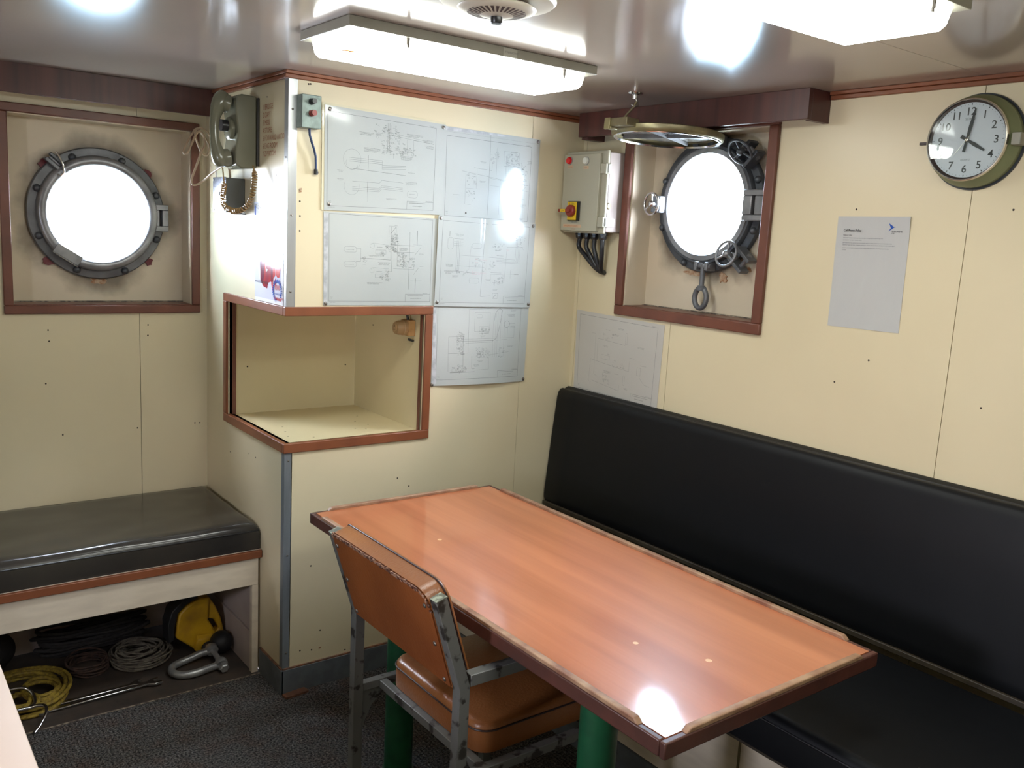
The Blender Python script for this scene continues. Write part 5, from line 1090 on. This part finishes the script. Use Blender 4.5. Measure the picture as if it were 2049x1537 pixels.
# ---- electrical enclosure on the right wall
eb_ = thing('electrical_enclosure', 'cream electrical enclosure with yellow and red isolator switch in the corner', 'switch box', (W, -0.12, 1.535))
xf = W - 0.100
MB().box(xf + 0.022, W - 0.0005, -0.228, -0.018, 1.536, 1.810).build('case', 'eboxs', eb_, bevel=0.004)
MB().box(xf + 0.010, xf + 0.0215, -0.232, -0.014, 1.530, 1.815).build('door_rim', 'eboxf', eb_, bevel=0.004, bseg=3)
dr = MB().box(xf - 0.002, xf + 0.0098, -0.206, -0.014, 1.537, 1.804).build('door', 'eboxf', eb_, bevel=0.002)
def xl(m, nm, y, z, r, h, x=xf - 0.0021, seg=24, ring=None):
    o = MB().lathe([(r, 0), (r, h*0.7), (r*0.85, h)], (x, y, z), (-1, 0, 0), seg).build(nm, m, dr, smooth=True, ang=35)
    if ring: MB().lathe([(r + 0.002, 0), (r + 0.002, h*0.3)], (x, y, z), (-1, 0, 0), seg).build('bezel', 'alu', dr, smooth=True, ang=35)
xl('redlamp', 'red_indicator', -0.046, 1.783, 0.0125, 0.010, ring=1); xl('whitelamp', 'white_indicator', -0.135, 1.780, 0.0125, 0.010, ring=1)
for (y, z, s) in ((-0.036, 1.757, 'POWER'), (-0.122, 1.753, 'LIGHT')):
    MB().box(xf - 0.0030, xf - 0.0021, y - 0.026, y, z - 0.001, z + 0.009).build('label_plate', 'labelpeach', dr); text(s, (xf - 0.0032, y - 0.002, z + 0.001), (0, -1, 0), (0, 0, 1), 0.007, 'greyink', dr, xs=0.9)
iy, iz = -0.086, 1.606
MB().box(xf - 0.012, xf - 0.0021, iy - 0.031, iy + 0.024, iz - 0.034, iz + 0.034).build('switch_base', 'btnblack', dr)
MB().box(xf - 0.0145, xf - 0.0121, iy - 0.024, iy + 0.024, iz - 0.032, iz + 0.032).build('yellow_plate', 'yellow', dr, bevel=0.001)
MB().lathe([(0.021, 0), (0.021, 0.010), (0.018, 0.014)], (xf - 0.0146, iy, iz), (-1, 0, 0), 32).build('rotary_knob', 'btnred', dr, smooth=True, ang=35)
MB().box(xf - 0.037, xf - 0.0288, iy - 0.008, iy + 0.052, iz - 0.0055, iz + 0.0055).build('switch_handle', 'btnred', dr, bevel=0.002)
MB().box(xf - 0.0380, xf - 0.0372, iy + 0.010, iy + 0.036, iz - 0.005, iz + 0.005).build('handle_label', 'yellow', dr)
text('O', (xf - 0.0148, iy + 0.018, iz + 0.022), (0, -1, 0), (0, 0, 1), 0.009, 'blackink', dr); text('ON', (xf - 0.0148, iy + 0.004, iz + 0.022), (0, -1, 0), (0, 0, 1), 0.009, 'blackink', dr)
text('ON', (xf - 0.0383, iy + 0.030, iz - 0.003), (0, -1, 0), (0, 0, 1), 0.009, 'blackink', dr)
text('FAN UNITS', (xf - 0.0024, iy + 0.012, 1.564), (0, -1, 0), (0, 0, 1), 0.0075, 'greyink', dr, xs=0.8)
MB().box(xf - 0.0030, xf - 0.0021, -0.128, -0.030, 1.548, 1.559).build('label_plate', 'labelpeach', dr)
text('DANGER 415V ISOLATE', (xf - 0.0032, -0.033, 1.551), (0, -1, 0), (0, 0, 1), 0.0078, 'letterred', dr, xs=0.95)
text('CRANE', (xf - 0.0024, iy + 0.010, 1.541), (0, -1, 0), (0, 0, 1), 0.006, 'letterred', dr)
for z in (1.752, 1.570):
    MB().box(xf + 0.000, xf + 0.026, -0.236, -0.2065, z - 0.018, z + 0.018).build('hinge', 'eboxf', eb_, bevel=0.003)
    MB().cyl((xf + 0.013, -0.2375, z - 0.014), (xf + 0.013, -0.2375, z + 0.014), 0.005, seg=14).build('hinge_pin', 'alu', eb_, smooth=True)
MB().box(xf + 0.012, xf + 0.052, -0.2400, -0.2365, 1.556, 1.584).build('white_tag', 'whitepl', eb_, bevel=0.001)
MB().lathe([(0.011, 0), (0.009, 0.004)], (xf + 0.030, -0.2282, 1.626), (0, -1, 0), 20).build('lock', 'brass', eb_, smooth=True)
for z in (1.800, 1.522): MB().box(W - 0.006, W - 0.0005, -0.243, -0.224, z, z + 0.028).build('mounting_tab', 'btnblack', eb_, bevel=0.001)
gx = [(-0.045, -0.060), (-0.045, -0.100), (-0.045, -0.140), (-0.045, -0.182)]
end = V(W - 0.022, -0.160, 1.398)
for i, (dx, y) in enumerate(gx):
    g_ = MB().lathe([(0.0175, 0), (0.0175, 0.012), (0.015, 0.013), (0.015, 0.020), (0.012, 0.026)], (W + dx, y, 1.5355), (0, 0, -1), 10).build('cable_gland', 'btnblack', eb_, smooth=True, ang=30)
    p0 = V(W + dx, y, 1.510); s_ = [1.0, 0.5, 0.0, -0.7][i]
    pts = [p0, p0 + V(0, 0.001*s_, -0.030), p0.lerp(end, 0.45) + V(-0.006, 0.010*s_, -0.012), p0.lerp(end, 0.75) + V(-0.004, 0.006*s_, -0.010), end + V(0.001*i - 0.002, 0.006*(1.5 - i)*0.5, 0), end + V(0.018, 0, -0.006)]
    MB().tube(catmull(pts, 8), 0.0085, 12).build('cable', 'blackcable', eb_, smooth=True)

# ---- clock
cc = V(W, -1.4445, 1.791)
ck = thing('wall_clock', 'round olive-green wall clock with white face reading four o’clock', 'clock', cc)
def cl(prof, m, nm, parent=ck, seg=72, ang=35): return MB().lathe(prof, cc, (-1, 0, 0), seg, False, False).build(nm, m, parent, smooth=True, ang=ang)
MB().lathe([(0.1145, 0.0005), (0.1145, 0.006)], cc, (-1, 0, 0), 72).build('backplate', 'clockblack', ck, smooth=True, ang=35)
cl([(0.1095, 0.0062), (0.1095, 0.020), (0.108, 0.022), (0.104, 0.040), (0.0985, 0.046), (0.0965, 0.052)], 'clockgreen', 'case')
rim = cl([(0.0965, 0.051), (0.0972, 0.056), (0.0960, 0.061), (0.0935, 0.062), (0.0925, 0.060)], 'clockrim', 'metal_rim')
cl([(0.0925, 0.0602), (0.0925, 0.054), (0.0875, 0.050)], 'brownring', 'inner_ring')
fc = MB().lathe([(0.0878, 0.046), (0.0878, 0.050)], cc, (-1, 0, 0), 72).build('face', 'clockface', ck, smooth=True, ang=35)
xcf = W - 0.0503
for h in range(12):
    a = math.radians(30*h); nmb = 12 if h == 0 else h; r = 0.0670
    text(str(nmb), (xcf, cc.y - r*math.sin(a), cc.z + r*math.cos(a) - 0.0088), (0, -1, 0), (0, 0, 1), 0.0255, 'blackink', fc, 'numeral', align='CENTER', xs=1.0, bold=0.012)
for k_ in range(60):
    a = math.radians(6*k_); d = V(0, -math.sin(a), math.cos(a)); t = V(0, -math.cos(a), -math.sin(a)); L_ = 0.0022 if k_ % 5 == 0 else 0.0010
    MB().obox(V(xcf - 0.0001, cc.y, cc.z) + d*0.0832, d*L_, t*(0.0009 if k_ % 5 == 0 else 0.0004), V(0.0001, 0, 0)).build('minute_mark', 'blackink', fc)
text('SEIKO', (xcf, cc.y, cc.z + 0.046), (0, -1, 0), (0, 0, 1), 0.0090, 'greyink', fc, 'maker_name', align='CENTER')
text('QUARTZ', (xcf, cc.y, cc.z - 0.048), (0, -1, 0), (0, 0, 1), 0.0058, 'greyink', fc, 'maker_name', align='CENTER')
def hand(a, L0, L1, w0, w1_, x, m, nm):
    a = math.radians(a); d = V(0, -math.sin(a), math.cos(a)); t = V(0, -math.cos(a), -math.sin(a)); c = V(x, cc.y, cc.z)
    mid = 0.25
    P = [c - d*L0 + t*w1_, c - d*L0 - t*w1_, c - t*w0*0.6, c + d*(L1*0.45) - t*w0, c + d*L1 - t*w1_*0.45, c + d*L1 + t*w1_*0.45, c + d*(L1*0.45) + t*w0, c + t*w0*0.6]
    MB().prism(P, (-0.0012, 0, 0)).build(nm, m, ck)
hand(120.5, 0.018, 0.050, 0.0042, 0.0046, W - 0.0525, 'clockblack', 'hour_hand')
hand(9.5, 0.028, 0.073, 0.0040, 0.0030, W - 0.0545, 'clockblack', 'minute_hand')
hand(217, 0.012, 0.046, 0.0004, 0.0004, W - 0.0562, 'clockrim', 'second_hand')
MB().lathe([(0.0042, 0), (0.0042, 0.0075), (0.002, 0.0085)], (W - 0.0503, cc.y, cc.z), (-1, 0, 0), 16).build('centre_pin', 'clockrim', ck, smooth=True, ang=40)
gl = MB().lathe([(0.0930, 0.0575), (0.0930, 0.0590)], cc, (-1, 0, 0), 64).build('glass', 'glass', ck)
MB().box(W - 0.048, W - 0.038, cc.y + 0.100, cc.y + 0.122, 1.7845, 1.7915).build('hinge_knob', 'brownring', ck, bevel=0.001)
MB().box(W - 0.056, W - 0.022, cc.y - 0.124, cc.y - 0.103, 1.775, 1.803).build('latch', 'lamphousing', ck, bevel=0.002)

# ---- socket in the open locker
so = thing('power_socket', 'tan round power socket on a wood block inside the open locker', 'socket', (x1, 0.085, 1.15))
MB().box(x1 - 0.026, x1 - 0.0003, 0.058, 0.113, 1.151, 1.205).build('wood_block', 'socketwood', so, bevel=0.002)
sk = MB().lathe([(0.0265, 0), (0.0265, 0.010), (0.0245, 0.012), (0.0245, 0.026), (0.021, 0.033), (0.0205, 0.036)], (x1 - 0.0262, 0.087, 1.178), (-1, 0, 0), 36).build('socket_body', 'socket', so, smooth=True, ang=35)
MB().lathe([(0.014, 0), (0.014, 0.003), (0.012, 0.004)], (x1 - 0.0622, 0.087, 1.178), (-1, 0, 0), 28).build('socket_face', 'socket', sk, smooth=True, ang=35)
MB().box(x1 - 0.0670, x1 - 0.0661, 0.0855, 0.0885, 1.181, 1.187).box(x1 - 0.0670, x1 - 0.0661, 0.0855, 0.0885, 1.170, 1.174).build('pin_slot', 'hole', sk)
MB().tube([(x1 - 0.018, 0.080, 1.204), (x1 - 0.020, 0.082, 1.220), (x1 - 0.030, 0.085, 1.2435)], 0.0045, 10).build('cable', 'btnblack', so, smooth=True)
MB().obox((x1 - 0.012, 0.066, 1.137), (0.010, 0, -0.003), (0, 0.0045, 0), (0.001, 0, 0.004)).build('plug_stub', 'btnblack', so, bevel=0.001)

# ================================================================ gear under the left bench
ZF = -0.002
def loops(cx, cy, rx, ry, n, z0_, dz, seed, jit=0.15, per=28, zj=0.01):
    rr = random.Random(seed); P = []; a = rr.random()*6
    for k_ in range(n):
        sx, sy, ox, oy = rx*(1 + jit*(rr.random()*2 - 1)), ry*(1 + jit*(rr.random()*2 - 1)), rx*jit*(rr.random()*2 - 1), ry*jit*(rr.random()*2 - 1); ph_ = rr.random()*6; zz = z0_ + dz*k_ + rr.random()*zj*0.4
        for i in range(per): q = a + 2*PI*i/per; P.append(V(cx + ox + sx*math.cos(q), cy + oy + sy*math.sin(q), max(z0_, zz + zj*0.5*math.sin(q*2 + ph_))))
    # smooth the jumps between loops
    for _ in range(4): P = [P[0]] + [(P[i-1] + P[i]*2 + P[i+1])/4 for i in range(1, len(P)-1)] + [P[-1]]
    return P
ry = MB().tube(loops(-0.690, 0.400, 0.120, 0.135, 7, ZF + 0.0065, 0.0042, 11, 0.14), 0.0062, 8)
ry.tube(loops(-0.640, 0.360, 0.045, 0.060, 2, ZF + 0.034, 0.004, 12, 0.2), 0.0062, 8).tube(loops(-0.715, 0.310, 0.050, 0.050, 2, ZF + 0.032, 0.004, 13, 0.2), 0.0062, 8)
tag(ry.build('rope_coil', 'ropeyellow', smooth=True), 'coil of yellow rope at the left under the locker bench', 'rope')
rg = MB().tube(loops(-0.315, 0.478, 0.092, 0.088, 11, ZF + 0.004, 0.0030, 21, 0.16), 0.0031, 7)
rg.tube(loops(-0.325, 0.465, 0.052, 0.050, 7, ZF + 0.036, 0.0020, 22, 0.4), 0.0029, 7)
tag(rg.build('rope_hank', 'ropegrey', smooth=True), 'hank of thin grey rope behind the galvanised shackle', 'rope')
rg = MB().tube(loops(-0.485, 0.490, 0.066, 0.070, 9, ZF + 0.004, 0.0035, 31, 0.12), 0.0032, 7)
tag(rg.build('rope_hank', 'ropebrown', smooth=True), 'loose hank of thin brown line between the yellow coil and grey hank', 'rope')
rk = MB().tube(loops(-0.44, 0.640, 0.17, 0.040, 12, ZF + 0.007, 0.0075, 41, 0.12, zj=0.02), 0.0066, 7)
tag(rk.build('rope_heap', 'ropeblack', smooth=True), 'heap of dark rope against the back under the locker bench', 'rope')
tag(MB().ball((-0.755, 0.630, 0.068), 0.07, (1.2, 0.9, 1.0), 28, 16).build('black_bag', 'bagblack', smooth=True), 'black bundle behind the yellow rope at far left under the bench', 'bag')
# yellow plastic container with a carry handle
yc = thing('yellow_container', 'dirty yellow plastic container with carry handle under the bench', 'container', (-0.11, 0.46, ZF))
out = [(-0.196, 0.152), (-0.171, 0.177), (-0.124, 0.196), (-0.092, 0.194), (-0.066, 0.150), (-0.048, 0.104), (-0.036, 0.050), (-0.040, 0.026), (-0.066, 0.009), (-0.093, 0.001), (-0.133, 0.001), (-0.154, 0.020), (-0.207, 0.066), (-0.204, 0.112)]
hl = [(-0.097, 0.112), (-0.073, 0.104), (-0.054, 0.066), (-0.068, 0.056)]
# body (left of the handle hole) and the handle loop, joined
body = [out[0], out[1], out[2], out[3], hl[0], hl[3], (-0.085, 0.004), out[10], out[11], out[12], out[13]]
hand_ = [out[3], out[4], out[5], out[6], out[7], out[8], (-0.085, 0.004), hl[3], hl[2], hl[1], hl[0]]
bm_ = MB().prism([V(x, 0.425, z) for x, z in body], (0, 0.100, 0))
bm_.build('container_body', 'canyellow', yc, bevel=0.006, bseg=2)
MB().prism([V(x, 0.436, z) for x, z in hand_], (0, 0.040, 0)).build('handle', 'canyellow', yc, bevel=0.006, bseg=2)
MB().add([V(-0.155, 0.425, 0.022), V(-0.085, 0.425, 0.006), V(-0.080, 0.425, 0.060), V(-0.140, 0.425, 0.066), V(-0.150, 0.406, 0.012), V(-0.092, 0.406, 0.002), V(-0.090, 0.406, 0.048), V(-0.140, 0.406, 0.052)], [(0, 1, 2, 3), (4, 5, 6, 7), (0, 1, 5, 4), (1, 2, 6, 5), (2, 3, 7, 6), (3, 0, 4, 7)]).build('spout_block', 'canyellow', yc, bevel=0.004)
st_ = [(-0.232, 0.050), (-0.234, 0.120), (-0.220, 0.165), (-0.185, 0.198), (-0.135, 0.212), (-0.130, 0.200), (-0.170, 0.182), (-0.200, 0.155), (-0.210, 0.112), (-0.213, 0.060)]
MB().prism([V(x, 0.430, z) for x, z in st_], (0, 0.070, 0)).build('black_strap', 'rubber', yc, bevel=0.003)
# shackle
sh = thing('shackle', 'galvanised bow shackle lying on the floor under the bench', 'shackle', (-0.18, 0.30, ZF))
bow = [V(-0.115, 0.262, 0.016), V(-0.150, 0.258, 0.016), V(-0.190, 0.252, 0.014), V(-0.225, 0.256, 0.013), V(-0.250, 0.272, 0.013), V(-0.260, 0.300, 0.013), V(-0.250, 0.330, 0.014), V(-0.222, 0.346, 0.015), V(-0.185, 0.350, 0.020), V(-0.150, 0.352, 0.028), V(-0.118, 0.352, 0.030)]
b_o = MB().tube(catmull(bow, 5), 0.0125, 14)
b_o.lathe([(0.019, -0.012), (0.021, -0.008), (0.021, 0.008), (0.019, 0.012)], (-0.108, 0.262, 0.020), (0.05, 1, 0.16), 20).lathe([(0.019, -0.012), (0.021, -0.008), (0.021, 0.008), (0.019, 0.012)], (-0.110, 0.352, 0.034), (0.05, 1, 0.16), 20)
b_o.build('bow', 'galv', sh, smooth=True, ang=45)
MB().cyl((-0.110, 0.372, 0.037), (-0.107, 0.240, 0.017), 0.0095, seg=16).lathe([(0.0165, 0), (0.0165, 0.016), (0.013, 0.020)], (-0.107, 0.246, 0.018), (0, -1, -0.16), 6).build('bolt', 'galv', sh, smooth=True, ang=30)
# float
ft = thing('rubber_float', 'black rubber float beside the end panel under the bench', 'float', (-0.075, 0.36, ZF))
MB().ball((-0.066, 0.382, 0.039), 0.040, (0.98, 1.0, 0.98), 28, 18).build('float_body', 'rubber', ft, smooth=True)
MB().ball((-0.108, 0.390, 0.024), 0.023, (1.1, 0.7, 1.0), 20, 12).build('float_neck', 'rubber', ft, smooth=True)
MB().cyl((-0.118, 0.376, 0.040), (-0.120, 0.366, 0.042), 0.006, seg=12).build('brown_toggle', 'offcut', ft, smooth=True)
# spanners
def spanner(label, p0, p1, ring, openend):
    p0, p1 = V(p0), V(p1); d = (p1 - p0).normalized(); s_ = d.cross(V(0, 0, 1)).normalized()
    t = thing('spanner', label, 'spanner', (p0 + p1)/2, 'spanners under the locker bench')
    MB().obox((p0 + p1)/2, d*((p1 - p0).length/2), s_*0.0075, V(0, 0, 0.0030)).build('shank', 'steel', t, bevel=0.002)
    if openend:
        j = p1; P = [j - d*0.004 + s_*0.008, j + d*0.018 + s_*0.020, j + d*0.042 + s_*0.017, j + d*0.040 + s_*0.009, j + d*0.020 + s_*0.007, j + d*0.018 - s_*0.007, j + d*0.034 - s_*0.012, j + d*0.036 - s_*0.020, j + d*0.016 - s_*0.021, j - d*0.004 - s_*0.008]
        MB().prism([p - V(0, 0, 0.004) for p in P], (0, 0, 0.008)).build('open_jaw', 'steel', t, bevel=0.0015)
    if ring:
        c = p0 - d*0.014
        MB().lathe([(0.011, -0.005), (0.018, -0.006), (0.0195, 0), (0.018, 0.006), (0.011, 0.005), (0.011, -0.005)], c, (0, 0, 1), 24, False, False).build('ring_end', 'steel', t, smooth=True, ang=40)
    return t
spanner('longer steel spanner lying nearest the carpet under the bench', (-0.640, 0.262, 0.0040), (-0.345, 0.268, 0.0100), True, True)
spanner('steel spanner lying parallel just behind the longer one', (-0.630, 0.290, 0.0040), (-0.385, 0.298, 0.0040), True, True)
# grapnel
gp = thing('grapnel_hook', 'bent steel grapnel hook at the near end of the yellow rope', 'hook', (-0.70, 0.24, ZF))
for P in ([(-0.775, 0.330, 0.050), (-0.730, 0.325, 0.070), (-0.690, 0.315, 0.068), (-0.672, 0.290, 0.050), (-0.675, 0.262, 0.040), (-0.692, 0.246, 0.038)],
          [(-0.76, 0.225, 0.040), (-0.73, 0.235, 0.044), (-0.692, 0.246, 0.038), (-0.668, 0.240, 0.042), (-0.652, 0.225, 0.042), (-0.655, 0.200, 0.032), (-0.676, 0.170, 0.016), (-0.695, 0.150, 0.006)]):
    MB().tube(catmull([V(p) for p in P], 6), 0.0050, 10).build('prong', 'steel', gp, smooth=True)
# offcut by the skirting
tag(MB().obox((0.035, -0.025, 0.0042), V(0.040, 0.004, 0), V(-0.002, 0.014, 0), V(0, 0, 0.004)).build('wood_offcut', 'offcut', bevel=0.001), 'small brown wood offcut on the carpet at the foot of the column', 'offcut')
